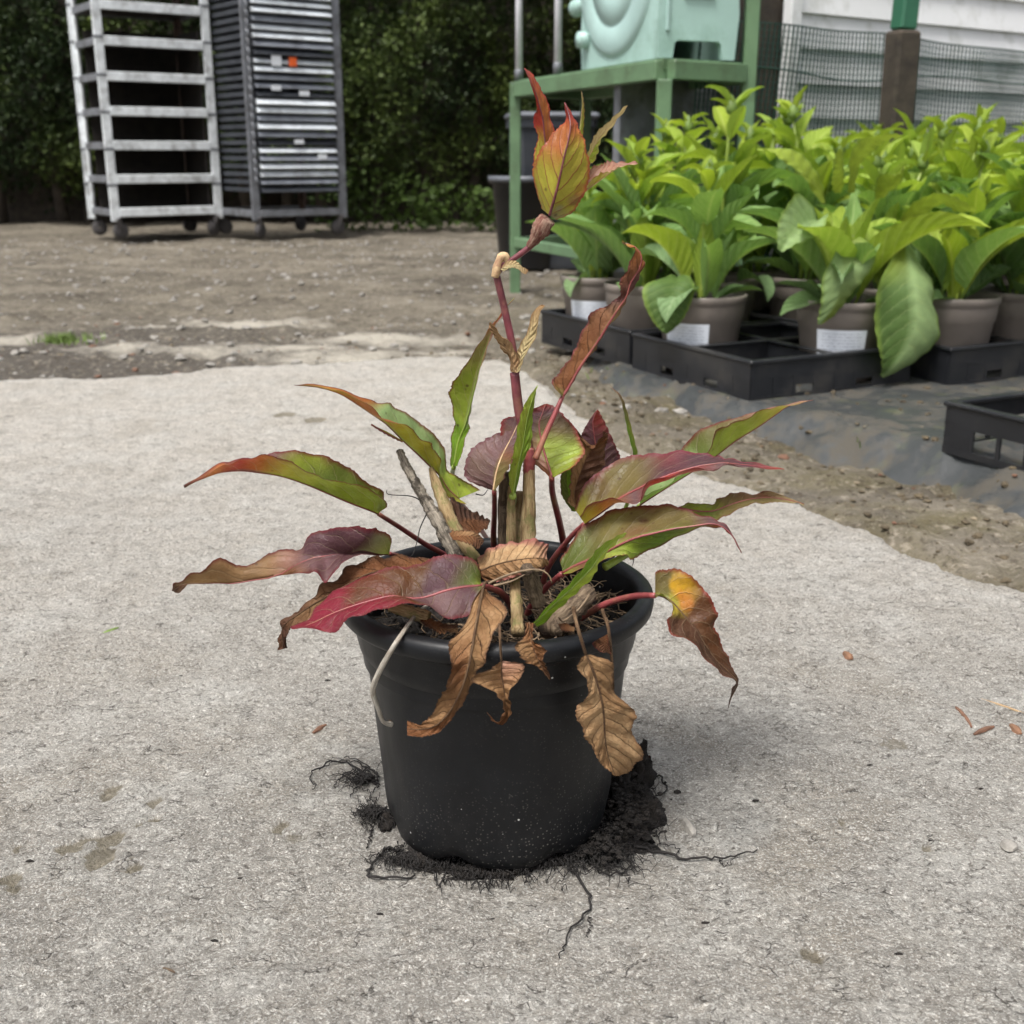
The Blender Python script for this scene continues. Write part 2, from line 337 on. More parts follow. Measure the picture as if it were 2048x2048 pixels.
# ------------------------------------------------------------------ mesh building
class MB:
    def __init__(s): s.v = []; s.f = []
    def add(s, vs, fs):
        o = len(s.v); s.v += [tuple(x) for x in vs]; s.f += [tuple(i+o for i in f) for f in fs]; return s
    def box(s, c, e, rot=None, bev=0.):
        """box with chamfered edges along its length: centre c, full size e, rotation matrix"""
        c = Vector(c); x, y, z = e[0]/2, e[1]/2, e[2]/2
        if bev <= 0:
            vs = [Vector((a*x, b*y, d*z)) for a in (-1, 1) for b in (-1, 1) for d in (-1, 1)]
            fs = [(0, 1, 3, 2), (4, 6, 7, 5), (0, 4, 5, 1), (2, 3, 7, 6), (0, 2, 6, 4), (1, 5, 7, 3)]
        else:
            b = min(bev, x*.9, y*.9, z*.9)
            prof = [(x-b, y), (x, y-b), (x, -y+b), (x-b, -y), (-x+b, -y), (-x, -y+b), (-x, y-b), (-x+b, y)]
            k = [(p[0]-math.copysign(b, p[0])*.7, p[1]-math.copysign(b, p[1])*.7) for p in prof]
            vs = [Vector((*p, -z)) for p in k]+[Vector((*p, -z+b)) for p in prof]+[Vector((*p, z-b)) for p in prof]+[Vector((*p, z)) for p in k]
            fs = [tuple(range(8))]+[tuple(range(31, 23, -1))]
            for r in range(3):
                for i in range(8): j = (i+1) % 8; fs.append((r*8+j, r*8+i, (r+1)*8+i, (r+1)*8+j))
            fs = [f[::-1] for f in fs]; fs[0] = tuple(range(8)); fs[1] = tuple(range(31, 23, -1))
        if rot is not None: vs = [rot @ q for q in vs]
        return s.add([q+c for q in vs], fs)
    def bar(s, a, b, wd, ht, up=(0, 0, 1), bev=.0):
        a = Vector(a); b = Vector(b); d = b-a; L = d.length; d = d.normalized(); u = Vector(up)
        if abs(d.dot(u)) > .95: u = Vector((1, 0, 0)) if up == (0, 0, 1) else Vector((0, 0, 1))
        sd = u.cross(d).normalized(); u = d.cross(sd)
        M = Matrix((sd, u, d)).transposed()
        return s.box((a+b)/2, (wd, ht, L), M, bev)
    def tube(s, pts, rad, n=8, cap=True, wob=0.):
        pts = [Vector(p) for p in pts]; k = len(pts)
        if not isinstance(rad, (list, tuple)): rad = [rad]*k
        vs = []; fs = []; pu = None
        for i, p in enumerate(pts):
            d = (pts[min(i+1, k-1)]-pts[max(i-1, 0)]); d = d.normalized() if d.length > 1e-9 else Vector((0, 0, 1))
            if pu is None: pu = d.orthogonal().normalized()
            pu = (pu-d*pu.dot(d)); pu = pu.normalized() if pu.length > 1e-6 else d.orthogonal().normalized()
            q = d.cross(pu)
            for j in range(n):
                a = 2*math.pi*j/n; r = rad[i]*(1+(wob*random.uniform(-1, 1) if wob else 0))
                vs.append(p+pu*math.cos(a)*r+q*math.sin(a)*r)
        for i in range(k-1):
            for j in range(n): fs.append((i*n+j, i*n+(j+1) % n, (i+1)*n+(j+1) % n, (i+1)*n+j))
        if cap: fs.append(tuple(range(n-1, -1, -1))); fs.append(tuple((k-1)*n+j for j in range(n)))
        return s.add(vs, fs)
    def build_uv(s, name, m, parent, n):
        o = s.build(name, m, parent, True); me = o.data; ul = me.uv_layers.new(name='UVMap'); acc = [0.]
        k = len(s.v)//n
        for i in range(1, k): acc.append(acc[-1]+(Vector(s.v[i*n])-Vector(s.v[(i-1)*n])).length)
        for p in me.polygons:
            vi = list(p.vertices); js = [v % n for v in vi]; wrap = 0 in js and n-1 in js and len(vi) == 4
            for l, v in zip(p.loop_indices, vi):
                j = v % n; ul.data[l].uv = ((n if wrap and j == 0 else j)/n, acc[min(v//n, k-1)])
        return o
    def lathe(s, prof, n=48, c=(0, 0, 0), close=False):
        vs = []; fs = []; k = len(prof)
        for j in range(n):
            a = 2*math.pi*j/n
            for r, z in prof: vs.append((c[0]+r*math.cos(a), c[1]+r*math.sin(a), c[2]+z))
        for j in range(n):
            jj = (j+1) % n
            for i in range(k-1): fs.append((j*k+i, jj*k+i, jj*k+i+1, j*k+i+1))
        if close: fs.append(tuple(j*k for j in range(n-1, -1, -1))); fs.append(tuple(j*k+k-1 for j in range(n)))
        return s.add(vs, fs)
    def mesh(s, name, m, smooth=True):
        me = bpy.data.meshes.new(name); me.from_pydata(s.v, [], s.f); me.materials.append(MT[m]); me.update()
        if smooth: me.shade_smooth()
        return me
    def build(s, name, m, parent=None, smooth=False, loc=None):
        return link(name, s.mesh(name, m, smooth), parent, loc)
def link(name, me, parent=None, loc=None, mw=None):
    o = bpy.data.objects.new(name, me); COL.objects.link(o)
    if parent is not None: o.parent = parent
    if loc is not None: o.location = loc
    if mw is not None: o.matrix_local = mw
    return o
def tag(o, label, cat, group=None):
    o['label'] = label; o['category'] = cat
    if group: o['group'] = group
    return o
def thing(name, label, cat, loc=(0, 0, 0), rz=0., group=None):
    o = bpy.data.objects.new(name, None); COL.objects.link(o); o.location = loc; o.rotation_euler = (0, 0, rz); o.empty_display_size = .05
    return tag(o, label, cat, group)
def crom(P, n):
    """Catmull-Rom through rows of P (k x d) -> n rows"""
    P = np.asarray(P, float); k = len(P)
    if k == 1: return np.repeat(P, n, 0)
    t = np.linspace(0, k-1-1e-9, n); i = t.astype(int); f = (t-i)[:, None]
    g = lambda j: P[np.clip(j, 0, k-1)]
    a, b, c, d = g(i-1), g(i), g(i+1), g(i+2)
    return .5*((2*b)+(-a+c)*f+(2*a-5*b+4*c-d)*f*f+(-a+3*b-3*c+d)*f**3)

# ================================================================== THE SETTING
SLAB = [(-3.2, 2.30), (-1.55, 2.44), (-1.12, 2.53), (-.80, 2.62), (-.51, 2.755), (-.30, 2.80), (-.15, 2.84), (.00, 2.76), (.06, 2.55), (.10, 2.30), (.16, 2.08), (.21, 1.93), (.28, 1.80),
        (.40, 1.654), (.47, 1.51), (.53, 1.35), (.585, 1.236), (.74, 1.0), (1.05, .6), (1.4, .0), (1.6, -1.2), (-3.2, -1.2)]
def poly_sd(x, y, poly):
    """signed distance, positive inside"""
    P = np.array(poly); n = len(P); d = np.full(x.shape, 1e9); ins = np.zeros(x.shape, bool)
    for i in range(n):
        a = P[i]; b = P[(i+1) % n]; e = b-a
        t = np.clip(((x-a[0])*e[0]+(y-a[1])*e[1])/(e@e), 0, 1)
        d = np.minimum(d, np.hypot(x-a[0]-t*e[0], y-a[1]-t*e[1]))
        c = ((a[1] > y) != (b[1] > y)) & (x < (b[0]-a[0])*(y-a[1])/(b[1]-a[1]+1e-12)+a[0])
        ins ^= c
    return np.where(ins, d, -d)
def grid_obj(name, xs, ys, zf, m, keep=None, attr=None):
    X, Y = np.meshgrid(xs, ys); Z = zf(X, Y)
    ny, nx = X.shape; V = np.stack([X, Y, Z], -1).reshape(-1, 3)
    I = np.arange(ny*nx).reshape(ny, nx)
    F = np.stack([I[:-1, :-1], I[:-1, 1:], I[1:, 1:], I[1:, :-1]], -1).reshape(-1, 4)
    if keep is not None:
        K = keep(X, Y).reshape(-1); F = F[K[F].any(1)]
        used = np.zeros(len(V), bool); used[F] = True; idx = np.cumsum(used)-1; V = V[used]; F = idx[F]
    else: used = np.ones(len(V), bool)
    me = bpy.data.meshes.new(name); me.vertices.add(len(V)); me.vertices.foreach_set('co', V.ravel())
    me.loops.add(F.size); me.loops.foreach_set('vertex_index', F.ravel().astype(np.int32))
    me.polygons.add(len(F)); me.polygons.foreach_set('loop_start', np.arange(0, F.size, 4, dtype=np.int32)); me.polygons.foreach_set('loop_total', np.full(len(F), 4, np.int32))
    me.update(calc_edges=True); me.shade_smooth(); me.materials.append(MT[m])
    if attr is not None:
        at_ = me.attributes.new('Pit', 'FLOAT', 'POINT'); at_.data.foreach_set('value', attr(X, Y).reshape(-1)[used].astype(np.float32))
    o = link(name, me); o['kind'] = 'structure'; return o
def lines(*seg):
    out = []
    for a, b, s in seg: out += list(np.arange(a, b-1e-6, s))
    return np.array(out+[seg[-1][1]])
# worn hollows in the slab (pixel, radius in metres, depth)
PITS = [(180, 1668, .008, .003), (215, 1675, .013, .005), (150, 1690, .011, .004), (200, 1712, .017, .004), (130, 1697, .010, .003), (305, 1600, .010, .004), (300, 1633, .006, .003), (222, 1578, .014, .003),
        (270, 1650, .005, .003), (15, 1752, .010, .004), (25, 1770, .007, .003), (560, 1652, .009, .003), (270, 1730, .007, .003), (590, 1672, .012, .002), (36, 1686, .006, .003),
        (570, 826, .035, .004), (630, 836, .030, .006), (690, 855, .012, .003), (1690, 1640, .008, .003), (1850, 1690, .007, .003), (1620, 1905, .010, .003), (1790, 1480, .012, .002)]
PW = [(atz(p[0], p[1], 0), p[2], p[3]) for p in PITS]
def pit_field(X, Y):
    r = np.zeros(X.shape)
    wx = X+fbm(X, Y, 90, 3)*.009; wy = Y+fbm(X+9, Y, 90, 3)*.009
    for c, q, d in PW:
        e = np.hypot((wx-c.x), (wy-c.y)*.8)/(q*.62); r = np.maximum(r, np.clip((1.25-e)*2.2, 0, 1)*d/.004)
    return np.clip(r, 0, 1)
def slab_sd(X, Y):
    return poly_sd(X-CX, Y-CY, SLAB)+fbm(X, Y, 9, 4)*.05
def slab_z(X, Y):
    z = fbm(X, Y, 5, 3)*.003+fbm(X, Y, 45, 4, .62)*.0030
    cr = fbm(X+3, Y, 95, 3, .6); z += np.where(cr > .05, np.minimum((cr-.05)*.006, .0010), 0)
    z -= pit_field(X, Y)*.006
    d = np.hypot(X, Y); z = z*np.clip((d-.05)/.06, .25, 1)-.0012
    sd = slab_sd(X, Y)
    return np.where(sd < .025, z-np.clip(.025-sd, 0, .06)*.9, z)
xs = lines((-3.2, -2.0, .1), (-2.0, -.75, .016), (-.75, .75, .0042), (.75, 1.0, .012), (1.0, 1.6, .05))
ys = np.concatenate([np.arange(-1.9, -.42, .06), np.arange(-.42, .62, .0042), np.arange(.62, 2.15, .009)])
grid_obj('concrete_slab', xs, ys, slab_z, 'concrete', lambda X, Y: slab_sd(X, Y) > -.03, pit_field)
# bare patches of old concrete showing through the dirt
PATCH = [(500, 628, .22, .08), (780, 662, .24, .06), (250, 690, .13, .04), (690, 697, .22, .06), (420, 690, .12, .04), (15, 664, .14, .06), (300, 640, .10, .03), (860, 690, .12, .05), (560, 680, .2, .04)]
PP = [(atz(p[0], p[1], 0), p[2], p[3]) for p in PATCH]
def patch(X, Y):
    r = np.zeros(X.shape)
    for c, a, b in PP:
        e = np.hypot((X-c.x)/a, (Y-c.y)/b/2); r = np.maximum(r, np.clip(1.5-e, 0, 1))
    return r
def dirt_z(X, Y):
    near = np.clip((Y+1)/1., 0, 1)
    z = -.012+fbm(X, Y, 1.3, 3)*.035+fbm(X, Y, 9, 4)*.018*near+fbm(X, Y, 34, 3, .6)*.012*near
    sd = poly_sd(X-CX, Y-CY, SLAB); z -= np.clip(.05+sd, 0, .08)*.8
    z -= np.clip(np.abs(Y-7.3)-.9, -.3, 0)*0
    return z-.010-.02*np.clip((X-.25)/.3, 0, 1)*np.clip((Y-.9)/.3, 0, 1)
xs = lines((-60, -10, 10), (-10, -4, .5), (-4, -1.6, .05), (-1.6, 1.4, .022), (1.4, 4, .06), (4, 10, .6), (10, 60, 10))
ys = lines((-60, -8, 8), (-8, .2, .5), (.2, 3.2, .022), (3.2, 8.4, .06), (8.4, 12, .4), (12, 100, 11))
grid_obj('ground', xs, ys, dirt_z, 'dirt', None, patch)
FAB = [(.20, 2.62), (.34, 2.38), (.50, 2.14), (.65, 1.99), (.74, 1.83), (.73, 1.70), (.80, 1.57), (.99, 1.40), (1.4, 1.16), (2.6, 1.0), (3.2, 4.0), (1.2, 4.05), (.5, 3.2), (.25, 3.1)]
def fab_z(X, Y):
    sd = poly_sd(X-CX, Y-CY, FAB)
    return -.008+fbm(X, Y, 6, 4)*.006+np.clip(sd+fbm(X, Y, 12, 3)*.05, -.08, .02)*.9
fo = grid_obj('ground_sheet', lines((.1, 3.3, .02)), lines((.1, 3.4, .02)), fab_z, 'ground_fabric', lambda X, Y: poly_sd(X-CX, Y-CY, FAB)+fbm(X, Y, 12, 3)*.05 > -.06)
fo['label'] = 'black woven ground sheet dusted with soil under the trays'

# loose gravel on the dirt
def stone_proto(n=1):
    out = []
    ph = (1+5**.5)/2
    ico = np.array([(-1, ph, 0), (1, ph, 0), (-1, -ph, 0), (1, -ph, 0), (0, -1, ph), (0, 1, ph), (0, -1, -ph), (0, 1, -ph), (ph, 0, -1), (ph, 0, 1), (-ph, 0, -1), (-ph, 0, 1)])/1.9
    F = [(0, 11, 5), (0, 5, 1), (0, 1, 7), (0, 7, 10), (0, 10, 11), (1, 5, 9), (5, 11, 4), (11, 10, 2), (10, 7, 6), (7, 1, 8), (3, 9, 4), (3, 4, 2), (3, 2, 6), (3, 6, 8), (3, 8, 9), (4, 9, 5), (2, 4, 11), (6, 2, 10), (8, 6, 7), (9, 8, 1)]
    for k in range(n): out.append((ico*rng.uniform(.7, 1.3, (12, 1))*np.array([1, rng.uniform(.6, 1), rng.uniform(.35, .6)]), F))
    return out
STN = stone_proto(10)
def gravel(name, n, area, smin, smax, m, label):
    mb = MB(); k = 0
    while k < n:
        x = rng.uniform(*area[0]); y = rng.uniform(*area[1])
        if poly_sd(np.array([x-CX]), np.array([y-CY]), SLAB)[0] > -.04: 
            k += .3; continue
        z = dirt_z(np.array([x]), np.array([y]))[0]
        if poly_sd(np.array([x-CX]), np.array([y-CY]), FAB)[0] > 0: z = fab_z(np.array([x]), np.array([y]))[0]; k += .5
        if z > -.02 and poly_sd(np.array([x-CX]), np.array([y-CY]), FAB)[0] > .02 and rng.random() < .88: continue
        s = smin+(smax-smin)*rng.random()**3.5; V, F = STN[rng.integers(10)]; a = rng.uniform(0, 6.28)
        Q = V*s; Q = np.stack([Q[:, 0]*math.cos(a)-Q[:, 1]*math.sin(a)+x, Q[:, 0]*math.sin(a)+Q[:, 1]*math.cos(a)+y, Q[:, 2]+z+s*.15], -1)
        mb.add(Q, F); k += 1
    o = mb.build(name, m); o['kind'] = 'stuff'; o['label'] = label; return o
gravel('gravel', 3200, ((-3.2, .4), (1.5, 6.4)), .004, .018, 'stone_grey', 'loose grey gravel strewn over the bare dirt')
simple('dirt_crumb', (.085, .066, .040), .95, 40, .6, .6, .003)
simple('dirt_crumb_pale', (.19, .155, .105), .95, 40, .4, .6, .003)
gravel('soil_crumbs', 2600, ((-.3, 1.1), (.4, 2.2)), .002, .009, 'dirt_crumb', 'brown crumbs of soil and moss along the slab edge')
gravel('dry_grit', 700, ((-1.2, 1.1), (.4, 2.6)), .002, .007, 'dirt_crumb_pale', 'pale dry grit scattered along the slab edge')
gravel('leaf_litter', 220, ((-1.5, 1.3), (.5, 3.0)), .003, .012, 'chip_brown', 'small brown leaf litter scattered over the dirt')

# ================================================================== HEDGE
def hedge():
    root = thing('hedge', 'tall dark clipped evergreen hedge behind the metal racks', 'hedge', W(-1.2, 8.7))
    x0, x1, zt = -4.6, 3.2, 2.5
    n = 42000
    x = rng.uniform(x0, x1, n); z = .06+(zt-.06)*rng.random(n)**.85
    bulge = fbm(x, z, 1.1, 4, .5)*.36+fbm(x, z, 6, 3)*.16
    low = np.clip((.42-z)/.35, 0, 1); depth = rng.random(n)**1.5*.35
    keep = rng.random(n) > low*.75
    y = -bulge*1.0+depth+low*.55
    x, y, z, depth, low = x[keep], y[keep], z[keep], depth[keep], low[keep]; n = len(x)
    V = []; F = []; C = []
    k = 4
    tone = np.clip(.55+fbm(x, z, 2.2, 3)*1.1+rng.normal(0, .16, n), .1, 1.3)
    base = np.array([.016, .030, .010]); bright = np.array([.085, .120, .030])
    for j in range(k):
        a = rng.uniform(-1.3, 1.3, n); el = rng.uniform(-.9, .9, n); L = rng.uniform(.022, .050, n); wd = L*rng.uniform(.22, .4, n)
        d = np.stack([np.sin(a)*np.cos(el), -np.cos(a)*np.cos(el), np.sin(el)], -1)
        t = np.cross(d, rng.normal(0, 1, (n, 3))); t /= np.linalg.norm(t, axis=1)[:, None]+1e-9
        p = np.stack([x, y, z], -1)+rng.normal(0, .022, (n, 3))
        q = np.stack([p, p+d*L[:, None]*.5+t*wd[:, None], p+d*L[:, None], p+d*L[:, None]*.5-t*wd[:, None]], 1)
        V.append(q.reshape(-1, 3)); tt = np.clip(tone+rng.normal(0, .13, n), .05, 1.4)
        c = base+(bright-base)*(tt**1.6)[:, None]
        C.append(np.repeat(c, 4, 0))
    V = np.concatenate(V); C = np.concatenate(C); F = np.arange(len(V)).reshape(-1, 4)
    me = bpy.data.meshes.new('foliage'); me.vertices.add(len(V)); me.vertices.foreach_set('co', V.ravel())
    me.loops.add(F.size); me.loops.foreach_set('vertex_index', F.ravel().astype(np.int32)); me.polygons.add(len(F))
    me.polygons.foreach_set('loop_start', np.arange(0, F.size, 4, dtype=np.int32)); me.polygons.foreach_set('loop_total', np.full(len(F), 4, np.int32)); me.update(calc_edges=True)
    ca = me.color_attributes.new('Col', 'FLOAT_COLOR', 'POINT'); ca.data.foreach_set('color', np.concatenate([C, np.ones((len(C), 1))], 1).ravel().astype(np.float32))
    me.materials.append(MT['hedge_leaf'])
    o = link('foliage', me, root, (1.2, 0, 0)); o['kind'] = 'stuff'
    for i in range(22):
        x = -4.5+i*.35+random.uniform(-.1, .1); p = [Vector((x+1.2, .35+random.uniform(-.05, .1), -.03))]
        for s in range(6): p.append(p[-1]+Vector((random.uniform(-.08, .08), random.uniform(-.04, .04), .4)))
        MB().tube(p, [.05, .045, .04, .035, .03, .022, .015], 7).build('trunk', 'bark_brown', root, True)
    mb = MB(); nx = 70; nz = 14
    vs = []; fs = []
    for i in range(nx+1):
        for j in range(nz+1):
            X = x0+(x1-x0)*i/nx; Z = -.06+(zt-.05)*j/nz
            vs.append((X+1.2, .62+.15*mnoise.noise((X*2, Z*2, 0)), Z))
    for i in range(nx):
        for j in range(nz): a = i*(nz+1)+j; fs.append((a, a+nz+1, a+nz+2, a+1))
    mb.add(vs, fs).build('dark_backing', 'bark_brown', root, True)  # dark sheet added behind the leaves to stop see-through
hedge()
# low leafy growth at the hedge foot
def ground_weed(x, D, s, label):
    root = thing('weed_clump', label, 'weeds', W(x, D, -.02), 0, 'weeds at the hedge foot')
    V = []; C = []; n = int(500*s)
    for i in range(n):
        a = random.uniform(0, 6.28); r = random.random()**.6*.34*s; h = random.random()*(.42*s-r*.7*.6)
        p = np.array([r*math.cos(a), r*math.sin(a)*.6, max(.0, h)]); L = random.uniform(.03, .07)
        d = np.array([math.cos(a), math.sin(a), random.uniform(-.2, .9)]); d /= np.linalg.norm(d); t = np.cross(d, rng.normal(0, 1, 3)); t /= np.linalg.norm(t)
        V += [p, p+d*L*.5+t*L*.35, p+d*L, p+d*L*.5-t*L*.35]; k = random.uniform(.5, 1.2); C += [(.06*k, .10*k, .02*k, 1)]*4
    me = bpy.data.meshes.new('foliage'); me.from_pydata([tuple(q) for q in V], [], [tuple(range(4*i, 4*i+4)) for i in range(n)])
    ca = me.color_attributes.new('Col', 'FLOAT_COLOR', 'POINT'); ca.data.foreach_set('color', np.array(C, np.float32).ravel()); me.materials.append(MT['hedge_leaf'])
    o = link('foliage', me, root); o['kind'] = 'stuff'
ground_weed(-.92, 8.05, 1.15, 'low green weeds at the hedge foot beside the rack of trays')
ground_weed(-.35, 8.2, .8, 'low green weeds at the hedge foot near the black bin')

# ================================================================== METAL RACKS
def rack(name, label, origin, vec, depth, ntop, kind):
    """origin = near front-left foot (x, D); vec = front edge vector"""
    u = Vector((*vec, 0)); wd = u.length; ang = math.atan2(u.y, u.x)
    root = thing(name, label, 'rack', W(*origin), ang)
    H = 2.05; front = 'galvanised' if kind == 'open' else 'galvanised_dull'
    for (a, b) in ((0, 0), (1, 0), (0, 1), (1, 1)):
        m = front if b == 0 or a == 0 else 'rusty_steel'
        px, py = a*wd, b*depth
        post = MB()
        post.bar((px, py, .10), (px, py, H), .052, .014, (0, 1, 0), .003)
        post.bar((px+(.019 if a == 0 else -.019)*0, py+(.022 if b == 0 else -.022), .10), (px, py+(.022 if b == 0 else -.022), H), .014, .045, (0, 1, 0), .003)
        pm = post.build('post', m, root)
        if kind == 'open':                                   # punched collar marks up the posts
            for q in range(9):
                MB().box((px, py, .22+q*.2+.085), (.060, .020, .014), None, .002).build('post_collar', 'galvanised_dull', pm)
        c = MB(); c.lathe([(.006, -.016), (.040, -.016), (.045, -.010), (.045, .010), (.040, .016), (.006, .016)], 20)
        rot = Matrix.Rotation(math.pi/2, 4, 'X')
        me = c.mesh('caster', 'caster_grey')
        o = link('caster', me, root, None, Matrix.Translation((px+(.03 if a == 0 else -.03), py+(.02 if b == 0 else -.02), .045)) @ Matrix.Rotation(random.uniform(-.6, .6), 4, 'Z') @ rot)
        MB().bar((px+(.03 if a == 0 else -.03), py+(.02 if b == 0 else -.02), .05), (px+(.012 if a == 0 else -.012), py, .12), .034, .03).build('caster_fork', 'caster_grey', root)
    if kind == 'open':
        MB().box((wd/2, depth-.03, .62), (wd-.08, .012, 1.1), None, .002).build('added_back_panel', 'plywood', root)  # back and side panels added to make the rack's interior dark
        MB().box((wd-.03, depth/2, .62), (.012, depth-.10, 1.1), None, .002).build('side_panel', 'plywood', root)  # added side panel, makes the rack's interior dark
        for q in range(10):
            z = .15+q*.187
            s = MB()
            s.bar((.026, -.004, z), (wd-.026, -.004, z), .050, .016, (0, 1, 0), .003)
            s.box((wd/2, .008, z+.022), (wd-.06, .03, .006))
            sh = link('shelf', s.mesh('shelf', 'galvanised', False), root)
            b = MB()
            b.bar((.026, depth, z), (wd-.026, depth, z), .042, .012, (0, 1, 0), .003)
            b.bar((-.004, .026, z-.002), (-.004, depth-.026, z-.002), .040, .012, (1, 0, 0), .003)
            b.bar((wd+.004, .026, z), (wd+.004, depth-.026, z), .040, .012, (1, 0, 0), .003)
            b.build('shelf_rail', 'galvanised_dull', sh)
            MB().box((wd/2, depth/2, z-.004), (wd-.03, depth-.03, .012), None, .002).build('shelf_board', 'plywood', sh)
    else:
        s = MB(); s.bar((.026, -.004, .14), (wd-.026, -.004, .14), .04, .014, (0, 1, 0), .003); s.bar((.026, depth, .14), (wd-.026, depth, .14), .04, .014, (0, 1, 0), .003)
        s.bar((-.004, .02, .14), (-.004, depth, .14), .04, .014, (1, 0, 0), .003); s.bar((wd+.004, .02, .14), (wd+.004, depth, .14), .04, .014, (1, 0, 0), .003)
        s.build('base_frame', 'galvanised_dull', root)
        pat = 'dmppmpdmpmppdmmppdmppmpppmpppp'
        for q in range(30):
            z = .275+q*.0445; m = {'d': 'tray_dark', 'm': 'tray_mid', 'p': 'tray_pale'}[pat[q]]
            t = MB(); h = random.uniform(.026, .033); dy = random.uniform(-.010, .006)
            x0, x1 = .04, wd-.04; yb = -.026+dy; yt = .004+dy     # lip shaped as a wedge, face leaning back to catch sky light
            t.add([(x0, yb, z-h*.5), (x1, yb, z-h*.5), (x1, yb-.002, z-h*.30), (x0, yb-.002, z-h*.30), (x1, yt, z+h*.5), (x0, yt, z+h*.5), (x1, yt+.02, z+h*.5), (x0, yt+.02, z+h*.5), (x1, yt+.02, z-h*.5), (x0, yt+.02, z-h*.5)],
                  [(0, 1, 2, 3), (3, 2, 4, 5), (5, 4, 6, 7), (7, 6, 8, 9), (9, 8, 1, 0), (0, 3, 5, 7, 9), (1, 8, 6, 4, 2)])
            tr = t.build('stacked_tray', m, root)
            b = MB(); b.box((wd/2, depth/2, z-.008), (wd-.05, depth-.02, .012), None, .002)
            b.bar((.018, .03, z), (.018, depth-.02, z), .024, .008, (1, 0, 0)); b.bar((wd-.018, .03, z), (wd-.018, depth-.02, z), .024, .008, (1, 0, 0))
            b.build('tray_body', 'tray_dark', tr)
        ln = MB()
        for q in range(34): ln.tube([(.0, -.014, .30+q*.05), (.012, -.018, .325+q*.05), (.0, -.014, .35+q*.05)], .006, 6)
        ln.build('chain', 'galvanised_dull', root, True)
        MB().box((.17, -.030, .99), (.062, .004, .062), None, .001).build('sticker', 'sticker_white', root)
        MB().box((.275, -.030, .985), (.050, .004, .050), None, .001).build('sticker', 'sticker_orange', root)
        MB().box((.16, -.030, .84), (.06, .004, .028), None, .001).build('sticker', 'sticker_white', root)
        MB().box((.34, -.030, .815), (.065, .004, .028), None, .001).build('sticker', 'sticker_white', root)
        MB().box((.29, -.030, .545), (.06, .004, .024), None, .001).build('sticker', 'sticker_white', root)
        MB().box((.44, -.030, .46), (.06, .004, .028), None, .001).build('sticker', 'sticker_white', root)
    return root
rack('shelf_rack', 'galvanised ladder-like rack with empty shelves on casters before the hedge', (-2.31, 7.0), (.51, .38), .42, 0, 'open')
rack('tray_rack', 'tall metal rack packed with stacked grey trays bearing an orange sticker', (-1.50, 7.05), (.46, .36), .52, 0, 'stack')

# ================================================================== WHITE SHED WALL, NET, POST
WA = Vector((.70, 3.88, 0)); WU = Vector((.83, .56, 0)).normalized()
def shed():
    root = thing('shed', 'white weatherboarded shed wall behind the green netting', 'shed', W(WA.x, WA.y), math.atan2(WU.y, WU.x))
    L = 3.4
    for k in range(17):
        z = -.05+k*.106
        h = .112; mb = MB()
        y0, y1 = -.020, -.006                      # lapped board, thick at its foot
        x0 = .24
        vs = [(x0, y0, z), (L, y0, z), (L, y1, z+h), (x0, y1, z+h), (x0, .004, z), (L, .004, z), (L, .004, z+h), (x0, .004, z+h)]
        mb.add(vs, [(0, 1, 2, 3), (5, 4, 7, 6), (0, 4, 5, 1), (3, 2, 6, 7), (0, 3, 7, 4), (1, 5, 6, 2)]).build('board', 'white_board', root)
    MB().box((.215, -.016, .85), (.05, .04, 1.8), None, .004).build('corner_trim', 'white_board', root)
    MB().box((L/2, .06, .85), (L, .08, 1.8)).build('inner_wall', 'bark_brown', root)
    MB().box((-.12, .10, .82), (.55, .03, 1.75), None, .003).build('side_panel', 'galvanised_dull', root)
shed()
def netting():
    off = Vector((WU.y, -WU.x, 0))*.10
    root = thing('netting', 'green plastic mesh netting stretched before the white shed boards', 'netting', W(WA.x+off.x-.25*WU.x, WA.y+off.y-.25*WU.y), math.atan2(WU.y, WU.x))
    mb = MB(); L = 3.4; p = .0185
    top = lambda x: .845+.004*math.sin(x*9)+.012*math.sin(x*2.1)-.012*x
    sway = lambda x, z: .012*math.sin(x*5+z*3)+.008*math.sin(x*13)
    lean = lambda x, z: .06*(z-.6)*math.sin(x*2.3+.8)
    for i in range(int(L/p)):
        x = i*p; t = top(x); n = 5; pts = []
        for j in range(n+1): z = .15+(t-.15)*j/n; pts.append((x+lean(x, z), sway(x, z), z))
        mb.tube(pts, .0030, 4, False)
    for j in range(40):
        pts = []
        for i in range(36): x = L*i/35; z = top(x)-j*p; pts.append((x+lean(x, z), sway(x, z)-.001, z))
        mb.tube(pts,   .0032 if j == 0 else .0015, 4, False)
    o = mb.build('mesh_strands', 'net_green', root); o['kind'] = 'stuff'
    for j, zz in enumerate((.72, .50)):
        pts = [(L*i/40, -.006+sway(L*i/40, zz), zz+.012*math.sin(i*.6+j)-.01*math.sin(i*.23)) for i in range(41)]
        MB().tube(pts, .003, 5).build('support_wire', 'net_green', root, True)
netting()
pr = thing('fence_post', 'square post, green painted above and bare dark wood below, before the shed', 'post', W(1.20, 3.82), .4)
MB().bar((0, 0, -.05), (-.012, 0, .83), .085, .075, (0, 1, 0), .008).build('lower_post', 'bark_brown', pr)
MB().bar((-.0125, 0, .832), (.02, 0, 1.9), .062, .058, (0, 1, 0), .006).build('upper_post', 'green_paint_dark', pr)

